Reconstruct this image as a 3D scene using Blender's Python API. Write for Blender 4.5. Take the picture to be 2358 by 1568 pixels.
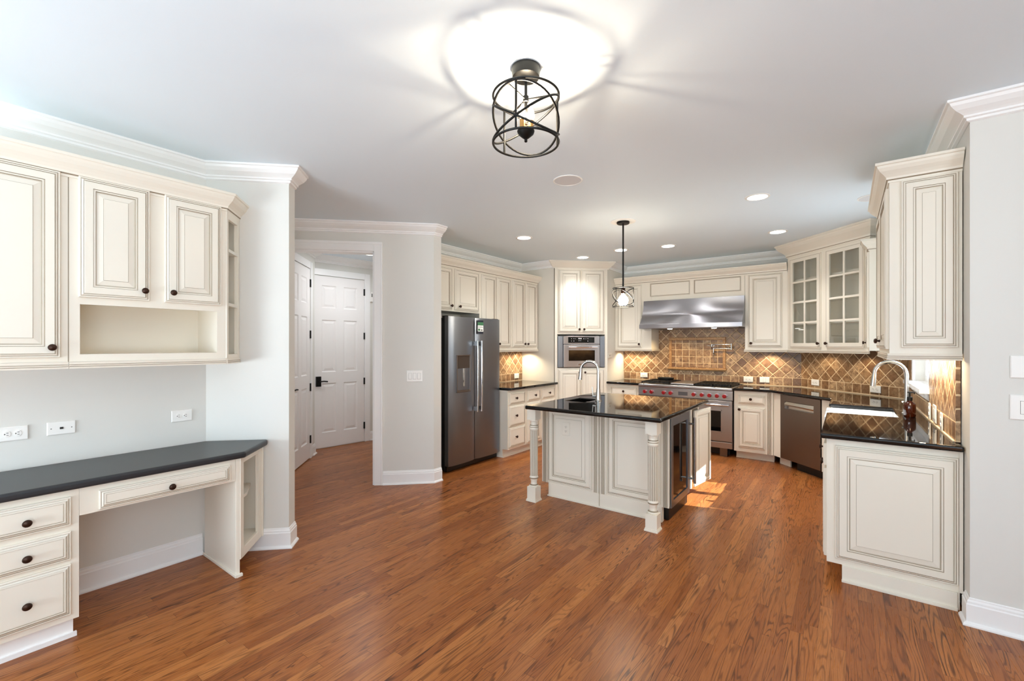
import bpy, bmesh, math, random
from mathutils import Matrix, Vector
for _o in list(bpy.data.objects):
    bpy.data.objects.remove(_o)
SC = bpy.context.scene
COL = SC.collection
R = math.radians
random.seed(4)

# ------------------------------------------------------------------ camera
cam_d = bpy.data.cameras.new('camera')
cam_d.sensor_width = 36.0
cam_d.lens = 36.0 * 1030.0 / 2358.0
cam_d.shift_y = 11.0 / 2358.0
cam_d.clip_start = 0.02
cam = bpy.data.objects.new('camera', cam_d)
COL.objects.link(cam)
cam.location = (0, 0, 1.46)
cam.rotation_euler = (R(90), 0, R(36.745))
SC.camera = cam

# ------------------------------------------------------------------ view, sky, sun, daylight through the windows
SC.view_settings.view_transform = 'Standard'
SC.view_settings.look = 'None'
SC.view_settings.exposure = 0.68
SC.view_settings.gamma = 1.0
SC.view_settings.use_curve_mapping = False
SC.cycles.use_denoising = True
SC.cycles.max_bounces = 14
SC.cycles.diffuse_bounces = 11
SC.cycles.glossy_bounces = 5
SC.cycles.transmission_bounces = 6
SC.cycles.sample_clamp_indirect = 6.0
SC.cycles.caustics_reflective = False
SC.cycles.caustics_refractive = False
W = bpy.data.worlds.new('sky')
SC.world = W
W.use_nodes = True
W.node_tree.nodes['Background'].inputs[0].default_value = (0.80, 0.90, 1.0, 1)
W.node_tree.nodes['Background'].inputs[1].default_value = 0.6


def lamp(kind, name, loc, energy, color, **kw):
    d = bpy.data.lights.new(name, kind)
    d.energy = energy
    d.color = color
    for k, v in kw.items():
        if k not in ('rot', 'dir', 'parent'):
            setattr(d, k, v)
    o = bpy.data.objects.new(name, d)
    COL.objects.link(o)
    o.location = loc
    if 'dir' in kw:
        o.rotation_euler = Vector(kw['dir']).to_track_quat('-Z', 'Y').to_euler()
    if 'rot' in kw:
        o.rotation_euler = kw['rot']
    if kw.get('parent'):
        o.parent = kw['parent']
    return o


lamp('SUN', 'sun', (6, 6, 8), 12.0, (0.93, 0.97, 1.0), dir=(-1.67, -0.42, -1.72), angle=R(0.5))
# daylight arriving through the tall breakfast-room windows behind the camera
for wx, we in ((-2.25, 112.0), (-0.2, 24.0), (1.85, 2.0)):
    lamp('AREA', 'window_daylight', (wx, -2.93, .95), we, (0.81, 0.92, 1.0), dir=(0, 1, 1.7),
         shape='RECTANGLE', size=1.55, size_y=1.6)
lamp('AREA', 'window_daylight', (3.13, -1.75, .95), 135.0, (0.80, 0.915, 1.0), dir=(-1, -.15, 2.0),
     shape='RECTANGLE', size=2.2, size_y=1.3)
lamp('AREA', 'window_daylight', (.70, 5.02, 1.60), 10.0, (0.78, 0.91, 1.0), dir=(-1, -1.1, 0.7),
     shape='RECTANGLE', size=.9, size_y=.9)

# ------------------------------------------------------------------ materials


def lin(c):
    return tuple((x / 255 / 12.92) if x / 255 <= 0.04045 else ((x / 255 + 0.055) / 1.055) ** 2.4 for x in c) + (1,)


def mat(name, rgb, rough=0.5, metal=0.0, spec=0.5, emit=None, estr=0, coat=0, trans=0, aniso=0):
    m = bpy.data.materials.new(name)
    m.use_nodes = True
    b = m.node_tree.nodes['Principled BSDF']
    b.inputs['Base Color'].default_value = lin(rgb)
    b.inputs['Roughness'].default_value = rough
    b.inputs['Metallic'].default_value = metal
    b.inputs['Specular IOR Level'].default_value = spec
    b.inputs['Coat Weight'].default_value = coat
    b.inputs['Transmission Weight'].default_value = trans
    b.inputs['Anisotropic'].default_value = aniso
    if emit:
        b.inputs['Emission Color'].default_value = lin(emit)
        b.inputs['Emission Strength'].default_value = estr
    return m


class NT:
    """small helper for node graphs"""

    def __init__(self, m):
        self.t = m.node_tree
        self.b = self.t.nodes['Principled BSDF']

    def n(self, typ, **kw):
        x = self.t.nodes.new(typ)
        for k, v in kw.items():
            setattr(x, k, v)
        return x

    def put(self, sock, v):
        if hasattr(v, 'is_output') or isinstance(v, bpy.types.NodeSocket):
            self.t.links.new(v, sock)
        else:
            sock.default_value = v

    def math(self, op, a, b=0.0, c=0.0):
        x = self.n('ShaderNodeMath', operation=op)
        self.put(x.inputs[0], a)
        self.put(x.inputs[1], b)
        self.put(x.inputs[2], c)
        return x.outputs[0]

    def comb(self, x, y, z):
        c = self.n('ShaderNodeCombineXYZ')
        for i, v in enumerate((x, y, z)):
            self.put(c.inputs[i], v)
        return c.outputs[0]

    def noise(self, vec, scale=1.0, detail=3.0, rough=0.5, dist=0.0):
        x = self.n('ShaderNodeTexNoise')
        self.put(x.inputs['Vector'], vec)
        x.inputs['Scale'].default_value = scale
        x.inputs['Detail'].default_value = detail
        x.inputs['Roughness'].default_value = rough
        x.inputs['Distortion'].default_value = dist
        return x.outputs['Fac']

    def white(self, vec):
        x = self.n('ShaderNodeTexWhiteNoise', noise_dimensions='3D')
        self.put(x.inputs['Vector'], vec)
        return x

    def ramp(self, fac, stops):
        x = self.n('ShaderNodeValToRGB')
        self.put(x.inputs[0], fac)
        e = x.color_ramp.elements
        while len(e) < len(stops):
            e.new(0.5)
        for el, (p, c) in zip(e, stops):
            el.position = p
            el.color = c if len(c) == 4 else lin(c)
        return x.outputs[0]

    def mix(self, fac, a, b, mode='MIX'):
        x = self.n('ShaderNodeMix', data_type='RGBA', blend_type=mode)
        self.put(x.inputs[0], fac)
        self.put(x.inputs[6], a)
        self.put(x.inputs[7], b)
        return x.outputs[2]

    def obj(self):
        return self.n('ShaderNodeTexCoord').outputs['Object']

    def sep(self, v):
        s = self.n('ShaderNodeSeparateXYZ')
        self.put(s.inputs[0], v)
        return s.outputs

    def bump(self, h, strength=0.2, dist=0.002):
        x = self.n('ShaderNodeBump')
        x.inputs['Strength'].default_value = strength
        x.inputs['Distance'].default_value = dist
        self.put(x.inputs['Height'], h)
        self.t.links.new(x.outputs[0], self.b.inputs['Normal'])

    def out(self, name, v):
        self.put(self.b.inputs[name], v)


CREAM = mat('cream cabinet paint', (234, 228, 215), 0.38)
GLAZE = mat('brown pinstripe glaze', (148, 134, 114), 0.5)
GLAZE2 = mat('light brushed glaze', (196, 186, 168), 0.5)
CREAM_IN = mat('cream cabinet interior', (228, 224, 214), 0.5)
WALLP = mat('pale grey wall paint', (222, 221, 216), 0.6)
CREAMWALL = mat('warm off white wall paint', (226, 222, 212), 0.55)
CEILP = mat('white ceiling paint', (229, 241, 250), 0.7)
TRIM = mat('white satin trim paint', (244, 244, 244), 0.3)
DOORP = mat('white door paint', (240, 238, 237), 0.35)
BLACKM = mat('matte black metal', (13, 12, 11), 0.45, 0.2, 0.35)
BRONZE = mat('oil rubbed bronze', (58, 38, 28), 0.35, 0.7)
DARK = mat('black plastic', (8, 8, 9), 0.4)
GAP = mat('shadow gap dark paint', (40, 36, 32), 0.8)
DGLASS = mat('dark oven glass', (6, 6, 7), 0.06, 0, 0.32)
WHITEP = mat('white plastic', (244, 243, 240), 0.3)
SLOT = mat('outlet slot dark', (50, 46, 42), 0.6)
PORC = mat('white porcelain', (244, 244, 244), 0.12)
CHROME = mat('polished chrome', (215, 215, 218), 0.08, 1.0)
NICKEL = mat('brushed nickel', (190, 188, 184), 0.22, 1.0)
RED = mat('glossy red plastic', (150, 8, 22), 0.22, 0, 0.5, coat=0.4)
IRON = mat('cast iron', (18, 18, 19), 0.55, 0.2)
def clear_bulb(name, rgb, strength):
    m = bpy.data.materials.new(name)
    m.use_nodes = True
    t = m.node_tree
    t.nodes.remove(t.nodes['Principled BSDF'])
    ad = t.nodes.new('ShaderNodeAddShader')
    tr = t.nodes.new('ShaderNodeBsdfTransparent')
    em = t.nodes.new('ShaderNodeEmission')
    em.inputs[0].default_value = lin(rgb)
    em.inputs[1].default_value = strength
    t.links.new(tr.outputs[0], ad.inputs[0])
    t.links.new(em.outputs[0], ad.inputs[1])
    t.links.new(ad.outputs[0], t.nodes['Material Output'].inputs[0])
    return m


BULB = clear_bulb('glowing clear candle bulb', (255, 226, 180), 5.0)
BULB2 = mat('glowing pendant bulb', (255, 240, 215), 0.3, emit=(255, 240, 215), estr=150)
LED = mat('lit downlight lens', (255, 255, 255), 0.4, emit=(255, 250, 242), estr=9)
CREAMY = mat('candle sleeve', (196, 150, 90), 0.35, 0.6)
GRILLE = mat('white speaker cloth', (220, 220, 222), 0.8)
GREEN = mat('green sticker ink', (66, 122, 84), 0.5)
NAVY = mat('dark blue sticker ink', (22, 28, 44), 0.5)
GREYINK = mat('grey printed ink', (120, 122, 120), 0.5)
LCD = mat('pale display marks', (190, 190, 195), 0.5)
SLATE = mat('dark slate display', (84, 84, 88), 0.2)
CAULK = mat('cream caulk line', (226, 206, 176), 0.5)


def noisy_paint(m, amt=0.02, scale=350, dist=0.0006):
    g = NT(m)
    g.bump(g.noise(g.obj(), scale, 2), 0.25, dist)


noisy_paint(WALLP)
noisy_paint(CEILP)


def make_steel(name, rgb, rough, axis, aniso=0):
    m = mat(name, rgb, rough, 1.0)
    g = NT(m)
    s = g.sep(g.obj())
    sc = {'x': (1.5, 400, 400), 'z': (400, 400, 1.5)}[axis]
    v = g.comb(g.math('MULTIPLY', s[0], sc[0]), g.math('MULTIPLY', s[1], sc[1]), g.math('MULTIPLY', s[2], sc[2]))
    n = g.noise(v, 1.0, 3)
    if aniso:
        tg = g.n('ShaderNodeTangent', direction_type='RADIAL', axis='Z')
        g.t.links.new(tg.outputs[0], g.b.inputs['Tangent'])
        g.b.inputs['Anisotropic'].default_value = aniso
        g.b.inputs['Anisotropic Rotation'].default_value = 0.25
    g.out('Roughness', g.math('MULTIPLY_ADD', n, 0.02, rough - 0.01))
    return m


STEEL = make_steel('brushed stainless steel', (172, 170, 172), 0.30, 'x', 0.5)
STEELV = make_steel('brushed stainless steel upright grain', (138, 142, 150), 0.36, 'z')
HOODS = make_steel('brushed stainless hood steel', (168, 168, 174), 0.36, 'x', 0.85)
STEELD = make_steel('dark stainless steel', (128, 118, 112), 0.3, 'x')


def make_granite(name, rgb, rough):
    m = mat(name, rgb, rough, 0, 0.5)
    g = NT(m)
    o = g.obj()
    n = g.noise(o, 160, 4, 0.7)
    c = g.ramp(n, [(0.0, (9, 9, 10)), (0.62, (14, 14, 15)), (0.78, (52, 50, 50))])
    g.out('Base Color', c)
    return m


GRANITE = make_granite('polished black granite', (12, 12, 13), 0.035)
DESKTOP = mat('satin charcoal desktop', (46, 47, 50), 0.34, 0, 0.4)


def make_floor():
    m = mat('stained oak strip floor', (150, 92, 54), 0.24, 0, 0.24)
    g = NT(m)
    s = g.sep(g.obj())
    u = g.math('DIVIDE', s[0], 0.0575)
    row = g.math('FLOOR', u)
    fu = g.math('FRACT', u)
    w1 = g.white(g.comb(row, 3.0, 7.0)).outputs['Value']
    v = g.math('ADD', g.math('DIVIDE', s[1], 0.85), g.math('MULTIPLY', w1, 9.0))
    col = g.math('FLOOR', v)
    fv = g.math('FRACT', v)
    wn = g.white(g.comb(row, col, 1.0))
    idv = wn.outputs['Value']
    ids = g.sep(wn.outputs['Color'])
    ox = g.math('MULTIPLY', ids[0], 37.0)
    oy = g.math('MULTIPLY', ids[1], 53.0)
    # broad contour figure (cathedral grain)
    pv = g.comb(g.math('MULTIPLY_ADD', s[0], 13.0, ox), g.math('MULTIPLY_ADD', s[1], 0.95, oy), g.math('MULTIPLY', idv, 9.0))
    n1 = g.noise(pv, 1.0, 2.0, 0.45, 0.25)
    freq = g.math('MULTIPLY_ADD', ids[2], 14.0, 10.0)
    ph = g.math('FRACT', g.math('MULTIPLY', n1, freq))
    tri = g.math('ABSOLUTE', g.math('SUBTRACT', ph, 0.5))          # 0..0.5
    line = g.ramp(tri, [(0.0, (255, 255, 255)), (0.09, (230, 230, 230)), (0.23, (0, 0, 0))])
    # fine fibres
    pf = g.comb(g.math('MULTIPLY_ADD', s[0], 260.0, ox), g.math('MULTIPLY_ADD', s[1], 7.0, oy), 0.0)
    n2 = g.noise(pf, 1.0, 3.0, 0.6)
    fib = g.ramp(n2, [(0.42, (0, 0, 0)), (0.68, (255, 255, 255))])
    base = g.ramp(idv, [(0.0, (148, 87, 44)), (0.3, (165, 100, 51)), (0.75, (177, 111, 58)), (1.0, (190, 124, 68))])
    patch = g.noise(g.comb(g.math('MULTIPLY_ADD', s[0], 6.0, ox), g.math('MULTIPLY_ADD', s[1], 1.2, oy), 2.0), 1.0, 2)
    base = g.mix(g.math('MULTIPLY', patch, 0.35), base, lin((140, 76, 38)))
    pm = g.noise(g.comb(g.math('MULTIPLY_ADD', s[0], 30.0, oy), g.math('MULTIPLY_ADD', s[1], 3.0, ox), 4.0), 1.0, 2)
    pres = g.math('MULTIPLY', g.math('MULTIPLY_ADD', ids[1], 0.55, 0.40), g.ramp(pm, [(0.30, (150, 150, 150)), (0.60, (255, 255, 255))]))
    c = g.mix(g.math('MULTIPLY', line, pres), base, lin((56, 25, 11)))
    c = g.mix(g.math('MULTIPLY', fib, 0.42), c, lin((98, 47, 22)))
    du = g.math('MINIMUM', fu, g.math('SUBTRACT', 1.0, fu))
    dv = g.math('MULTIPLY', g.math('MINIMUM', fv, g.math('SUBTRACT', 1.0, fv)), 14.0)
    seam = g.math('LESS_THAN', g.math('MINIMUM', du, dv), 0.014)
    c = g.mix(g.math('MULTIPLY', seam, 0.62), c, lin((52, 24, 12)))
    g.out('Base Color', c)
    g.out('Roughness', g.math('MULTIPLY_ADD', n2, 0.12, 0.23))
    g.bump(g.math('SUBTRACT', g.math('MULTIPLY', n1, 0.3), g.math('ADD', g.math('MULTIPLY', line, 0.25), seam)), 0.10, 0.0012)
    return m


FLOOR = make_floor()


def make_tile(name, size, diag, border, ox=0.0, oz=0.0):
    """tumbled travertine: local x along the wall, z up"""
    m = mat(name, (150, 112, 74), 0.5)
    g = NT(m)
    s = g.sep(g.obj())
    x0 = g.math('ADD', s[0], ox)
    z0 = g.math('ADD', s[2], oz)
    if diag:
        k = 0.70710678
        a = g.math('MULTIPLY', g.math('ADD', x0, z0), k / size)
        b = g.math('MULTIPLY', g.math('SUBTRACT', z0, x0), k / size)
        c1 = g.math('DIVIDE', s[0], 0.107)
        d1 = g.math('DIVIDE', g.math('SUBTRACT', s[2], border - 0.107), 0.107)
        low = g.math('LESS_THAN', s[2], border)
        inv = g.math('SUBTRACT', 1.0, low)
        a = g.math('ADD', g.math('MULTIPLY', a, inv), g.math('MULTIPLY', c1, low))
        b = g.math('ADD', g.math('MULTIPLY', b, inv), g.math('MULTIPLY', d1, low))
        a = g.math('ADD', a, g.math('MULTIPLY', low, 300.0))
    else:
        a = g.math('DIVIDE', x0, size)
        b = g.math('DIVIDE', z0, size)
        low = None
    wob = g.noise(g.obj(), 30, 2)
    wob = g.math('MULTIPLY', g.math('SUBTRACT', wob, 0.5), 0.085)
    fa = g.math('FRACT', a)
    fb = g.math('FRACT', b)
    ea = g.math('MINIMUM', fa, g.math('SUBTRACT', 1.0, fa))
    eb = g.math('MINIMUM', fb, g.math('SUBTRACT', 1.0, fb))
    e = g.math('ADD', g.math('MINIMUM', ea, eb), wob)
    grout = g.math('LESS_THAN', e, 0.034)
    if diag:
        zb = g.math('LESS_THAN', g.math('ABSOLUTE', g.math('SUBTRACT', s[2], border)), 0.003)
        grout = g.math('MAXIMUM', grout, zb)
    wn = g.white(g.comb(g.math('FLOOR', a), g.math('FLOOR', b), 5.0))
    idv = wn.outputs['Value']
    ids = g.sep(wn.outputs['Color'])
    base = g.ramp(idv, [(0.0, (112, 80, 56)), (0.25, (148, 110, 76)), (0.6, (174, 136, 98)), (1.0, (204, 170, 132))])
    nv = g.comb(g.math('MULTIPLY_ADD', s[0], 1.0, g.math('MULTIPLY', ids[0], 20.0)), s[1],
                g.math('MULTIPLY_ADD', s[2], 1.0, g.math('MULTIPLY', ids[1], 20.0)))
    n = g.noise(nv, 22, 5, 0.65, 0.4)
    c = g.mix(g.ramp(n, [(0.38, (0, 0, 0)), (0.66, (255, 255, 255))]), base, lin((108, 76, 48)))
    n2 = g.noise(nv, 75, 4, 0.7)
    c = g.mix(g.math('MULTIPLY', g.ramp(n2, [(0.55, (0, 0, 0)), (0.75, (255, 255, 255))]), 0.55), c, lin((84, 56, 34)))
    n3 = g.noise(nv, 9, 3, 0.6)
    c = g.mix(g.math('MULTIPLY', g.ramp(n3, [(0.5, (0, 0, 0)), (0.8, (255, 255, 255))]), 0.5), c, lin((202, 172, 132)))
    c = g.mix(grout, c, lin((222, 198, 162)))
    g.out('Base Color', c)
    g.out('Roughness', g.math('MULTIPLY_ADD', grout, 0.35, 0.38))
    h = g.math('SUBTRACT', g.math('MINIMUM', g.math('MULTIPLY', e, 9.0), 1.0), g.math('MULTIPLY', n2, 0.25))
    g.bump(h, 0.5, 0.004)
    return m


TILE = make_tile('tumbled travertine diamond tile', 0.1075, True, 1.026)
TILESQ = make_tile('tumbled travertine square tile', 0.0995, False, 0)
TRAV = mat('travertine moulding', (178, 134, 84), 0.45)
_g = NT(TRAV)
_g.out('Base Color', _g.ramp(_g.noise(_g.obj(), 40, 5, 0.7), [(0.3, (150, 106, 62)), (0.7, (196, 154, 104))]))


def make_pane():
    m = bpy.data.materials.new('clear cabinet glass')
    m.use_nodes = True
    t = m.node_tree
    t.nodes.remove(t.nodes['Principled BSDF'])
    mx = t.nodes.new('ShaderNodeMixShader')
    tr = t.nodes.new('ShaderNodeBsdfTransparent')
    tr.inputs[0].default_value = (0.96, 0.97, 0.965, 1)
    gl = t.nodes.new('ShaderNodeBsdfGlossy')
    gl.inputs['Roughness'].default_value = 0.02
    lw = t.nodes.new('ShaderNodeLayerWeight')
    pw = t.nodes.new('ShaderNodeMath')
    pw.operation = 'POWER'
    pw.inputs[1].default_value = 3.5
    ma = t.nodes.new('ShaderNodeMath')
    ma.operation = 'MULTIPLY_ADD'
    ma.inputs[1].default_value = 0.7
    ma.inputs[2].default_value = 0.045
    t.links.new(lw.outputs['Facing'], pw.inputs[0])
    t.links.new(pw.outputs[0], ma.inputs[0])
    t.links.new(ma.outputs[0], mx.inputs[0])
    t.links.new(tr.outputs[0], mx.inputs[1])
    t.links.new(gl.outputs[0], mx.inputs[2])
    t.links.new(mx.outputs[0], t.nodes['Material Output'].inputs[0])
    return m


PANE = make_pane()
AMBER = mat('amber bottle glass', (62, 22, 5), 0.05, 0, 0.5, trans=0.35)

# ------------------------------------------------------------------ mesh building


class MB:
    def __init__(self, M=None):
        self.v = []
        self.f = []
        self.m = []
        self.M = M or Matrix.Identity(4)

    def add(self, vs, fs, mi=0):
        k = len(self.v)
        self.v += [self.M @ Vector(p) for p in vs]
        for i, f in enumerate(fs):
            self.f.append([k + j for j in f])
            self.m.append(mi[i] if isinstance(mi, (list, tuple)) else mi)
        return self

    def box(self, x0, x1, y0, y1, z0, z1, mi=0):
        return self.add([(x0, y0, z0), (x1, y0, z0), (x1, y1, z0), (x0, y1, z0), (x0, y0, z1), (x1, y0, z1), (x1, y1, z1), (x0, y1, z1)],
                        [(3, 2, 1, 0), (4, 5, 6, 7), (0, 1, 5, 4), (1, 2, 6, 5), (2, 3, 7, 6), (3, 0, 4, 7)], mi)

    def prism(self, poly, z0, z1, mi=0, side=None):
        n = len(poly)
        vs = [(p[0], p[1], z0) for p in poly] + [(p[0], p[1], z1) for p in poly]
        fs = [tuple(range(n - 1, -1, -1)), tuple(range(n, 2 * n))]
        ms = [mi, mi]
        for i in range(n):
            j = (i + 1) % n
            fs.append((i, j, n + j, n + i))
            ms.append(side[i] if side else mi)
        return self.add(vs, fs, ms)

    def rings(self, x0, x1, z0, z1, prof, axis='y'):
        """stack of shrinking rectangles; prof = [(inset, y, material of the band reaching this ring)]; front faces -y; last ring is capped"""
        vs = []
        fs = []
        ms = []
        for i, (d, y, mi) in enumerate(prof):
            vs += [(x0 + d, y, z0 + d), (x1 - d, y, z0 + d), (x1 - d, y, z1 - d), (x0 + d, y, z1 - d)]
            if i:
                a = 4 * (i - 1)
                b = 4 * i
                for k in range(4):
                    l = (k + 1) % 4
                    fs.append((a + k, a + l, b + l, b + k))
                    ms.append(mi)
        b = 4 * (len(prof) - 1)
        fs.append((b, b + 1, b + 2, b + 3))
        ms.append(0)
        fs.append((3, 2, 1, 0))
        ms.append(0)
        return self.add(vs, fs, ms)

    def lathe(self, prof, n=24, mi=0, c=(0, 0, 0), mis=None):
        """prof = [(r, z)] about the local z axis through c"""
        vs = []
        fs = []
        ms = []
        for r, z in prof:
            for k in range(n):
                a = 2 * math.pi * k / n
                vs.append((c[0] + r * math.cos(a), c[1] + r * math.sin(a), c[2] + z))
        for i in range(len(prof) - 1):
            for k in range(n):
                l = (k + 1) % n
                fs.append((i * n + k, i * n + l, (i + 1) * n + l, (i + 1) * n + k))
                ms.append(mis[i] if mis else mi)
        if prof[0][0] > 1e-5:
            fs.append(tuple(range(n - 1, -1, -1)))
            ms.append(mi)
        if prof[-1][0] > 1e-5:
            fs.append(tuple(range((len(prof) - 1) * n, len(prof) * n)))
            ms.append(mi)
        return self.add(vs, fs, ms)

    def tube(self, pts, r, n=10, closed=False, mi=0, rs=None):
        pts = [Vector(p) for p in pts]
        N = len(pts)
        vs = []
        fs = []
        up = None
        for i, p in enumerate(pts):
            a = pts[(i - 1) % N] if (closed or i > 0) else p
            b = pts[(i + 1) % N] if (closed or i < N - 1) else p
            t = (b - a).normalized()
            if up is None:
                up = Vector((0, 0, 1)) if abs(t.z) < 0.9 else Vector((1, 0, 0))
            s = t.cross(up)
            if s.length < 1e-6:
                s = t.cross(Vector((0, 1, 0)))
            s.normalize()
            up = s.cross(t).normalized()
            rr = rs[i] if rs else r
            for k in range(n):
                an = 2 * math.pi * k / n
                vs.append(p + s * rr * math.cos(an) + up * rr * math.sin(an))
        for i in range(N if closed else N - 1):
            j = (i + 1) % N
            for k in range(n):
                l = (k + 1) % n
                fs.append((i * n + k, i * n + l, j * n + l, j * n + k))
        if not closed:
            fs.append(tuple(range(n - 1, -1, -1)))
            fs.append(tuple(range((N - 1) * n, N * n)))
        return self.add(vs, fs, mi)

    def cyl(self, p, q, r, n=16, mi=0):
        return self.tube([p, q], r, n, mi=mi)

    def sweep(self, prof, path, side=1, mis=None, mi=0, caps=True):
        """prof = [(out, z)], path = 2D points, out is measured to the path's left (side=1) or right (-1)"""
        P = [Vector(p) for p in path]
        N = len(P)
        vs = []
        fs = []
        ms = []
        K = len(prof)
        for i in range(N):
            ds = []
            if i > 0:
                ds.append((P[i] - P[i - 1]).normalized())
            if i < N - 1:
                ds.append((P[i + 1] - P[i]).normalized())
            ns = [Vector((-d.y, d.x)) * side for d in ds]
            n = sum(ns, Vector((0, 0)))
            n.normalize()
            n /= max(0.3, n.dot(ns[0]))
            for o, z in prof:
                vs.append((P[i].x + n.x * o, P[i].y + n.y * o, z))
        for i in range(N - 1):
            for k in range(K):
                l = (k + 1) % K
                fs.append((i * K + k, i * K + l, (i + 1) * K + l, (i + 1) * K + k))
                ms.append(mis[k] if mis else mi)
        if caps:
            fs.append(tuple(range(K)))
            fs.append(tuple(range((N - 1) * K, N * K)))
            ms += [mi, mi]
        return self.add(vs, fs, ms)

    def build(self, name, mats, parent=None, smooth=False, bevel=0, seg=2, loc=None):
        me = bpy.data.meshes.new(name)
        me.from_pydata([tuple(p) for p in self.v], [], self.f)
        if not isinstance(mats, (list, tuple)):
            mats = [mats]
        for m in mats:
            me.materials.append(m)
        for p, mi in zip(me.polygons, self.m):
            p.material_index = mi
        b = bmesh.new()
        b.from_mesh(me)
        bmesh.ops.remove_doubles(b, verts=b.verts, dist=1e-6)
        bmesh.ops.recalc_face_normals(b, faces=b.faces)
        if smooth:
            for f in b.faces:
                f.smooth = True
            for e in b.edges:
                if len(e.link_faces) == 2 and e.calc_face_angle(0) > R(38):
                    e.smooth = False
        b.to_mesh(me)
        b.free()
        o = bpy.data.objects.new(name, me)
        COL.objects.link(o)
        if parent:
            o.parent = parent
        if loc:
            o.location = loc
        if bevel:
            md = o.modifiers.new('bevel', 'BEVEL')
            md.width = bevel
            md.segments = seg
            md.limit_method = 'ANGLE'
            md.angle_limit = R(40)
        return o


def tag(o, label=None, cat=None, group=None, kind=None):
    if label:
        o['label'] = label
    if cat:
        o['category'] = cat
    if group:
        o['group'] = group
    if kind:
        o['kind'] = kind
    return o


def thing(name, label, cat, loc=(0, 0, 0), deg=0, group=None):
    o = bpy.data.objects.new(name, None)
    COL.objects.link(o)
    o.empty_display_size = 0.1
    o.location = loc
    o.rotation_euler = (0, 0, R(deg))
    return tag(o, label, cat, group)


def struct(o):
    o['kind'] = 'structure'
    return o


def place(o, x, y, z=0, deg=0):
    o.location = (x, y, z)
    o.rotation_euler = (0, 0, R(deg))
    return o


def copy_tree(o, parent=None):
    c = o.copy()
    COL.objects.link(c)
    if parent:
        c.parent = parent
    for ch in list(o.children):
        copy_tree(ch, c)
    return c


def cut(o, mb):
    """take a shape out of a mesh"""
    k = mb.build('cutter', WHITEP)
    md = o.modifiers.new('cut', 'BOOLEAN')
    md.object = k
    md.operation = 'DIFFERENCE'
    md.solver = 'EXACT'
    bpy.context.view_layer.update()
    dg = bpy.context.evaluated_depsgraph_get()
    me = bpy.data.meshes.new_from_object(o.evaluated_get(dg))
    o.modifiers.clear()
    o.data = me
    bpy.data.objects.remove(k)


# ------------------------------------------------------------------ the shell of the room
CH = 2.73
mb = MB()
PLAN = [(-6.6, -3.2), (3.4, -3.2), (3.4, 3.43), (0.64, 3.43), (0.64, 7.4), (-6.6, 7.4)]
mb.prism(PLAN, -0.1, 0)
struct(mb.build('floor', FLOOR))
struct(MB().prism(PLAN, CH, CH + 0.1).build('ceiling', CEILP))


def wall(name, poly, z0=0, z1=CH, m=WALLP):
    return struct(MB().prism(poly, z0, z1).build(name, m))


wall('wall_desk', [(-3.74, -3.1), (-3.62, -3.1), (-3.62, 1.238), (-3.74, 1.238)])
wall('wall_desk_diagonal', [(-3.62, 1.238), (-3.23, 1.628), (-3.318, 1.716), (-3.70, 1.334), (-3.74, 1.238)])
o = MB()
o.prism([(-3.948, 2.882), (-3.514, 3.316), (-3.514, 3.425), (-4.30, 3.425), (-4.30, 3.40), (-4.033, 2.967)], 0, CH)
o.prism([(-4.66, 2.17), (-3.948, 2.882), (-4.033, 2.967), (-4.745, 2.255)], 2.44, CH)
struct(o.build('wall_hall', WALLP))
# hall beyond the cased opening
wall('wall_hall_left', [(-3.75, 1.25), (-5.74, 3.24), (-5.80, 3.18), (-3.75, 1.13)])
wall('wall_hall_jog', [(-5.74, 3.24), (-5.98, 3.24), (-5.98, 3.15), (-5.75, 3.15)])
_d = (math.cos(R(83.3)), math.sin(R(83.3)))
hx, hy = -5.97, 3.24
wall('wall_hall_far', [(hx, hy), (hx + _d[0] * 1.75, hy + _d[1] * 1.75), (hx + _d[0] * 1.75 - .12, hy + _d[1] * 1.75), (hx - .12, hy)])
wall('wall_hall_end', [(-5.85, 4.95), (-4.25, 4.95), (-4.25, 5.05), (-5.85, 5.05)])
wall('wall_refrigerator', [(-4.25, 3.425), (-4.13, 3.425), (-4.13, 5.77), (-4.25, 5.77)], m=CREAMWALL)
wall('wall_oven_left', [(-4.25, 5.772), (-3.52, 5.772), (-3.60, 5.86), (-4.25, 5.86)], m=CREAMWALL)
wall('wall_oven_right', [(-2.932, 6.36), (-2.932, 7.02), (-3.02, 7.02), (-3.02, 6.45)], m=CREAMWALL)
wall('wall_range', [(-3.02, 7.02), (-0.47, 7.02), (-0.42, 7.14), (-3.02, 7.14)], m=WALLP)
wall('wall_corner_diagonal', [(-0.47, 7.02), (0.52, 6.03), (0.64, 6.08), (-0.42, 7.14)], m=WALLP)
WY0, WY1, WZ0, WZ1 = 4.62, 5.60, 1.125, 2.12
o = MB()
o.box(0.52, 0.64, 3.31, WY0, 0, CH).box(0.52, 0.64, WY1, 6.08, 0, CH)
o.box(0.52, 0.64, WY0, WY1, 0, WZ0).box(0.52, 0.64, WY0, WY1, WZ1, CH)
struct(o.build('wall_sink_window', WALLP))
wall('wall_switch', [(0.64, 3.31), (3.3, 3.31), (3.3, 3.43), (0.64, 3.43)])
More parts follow.
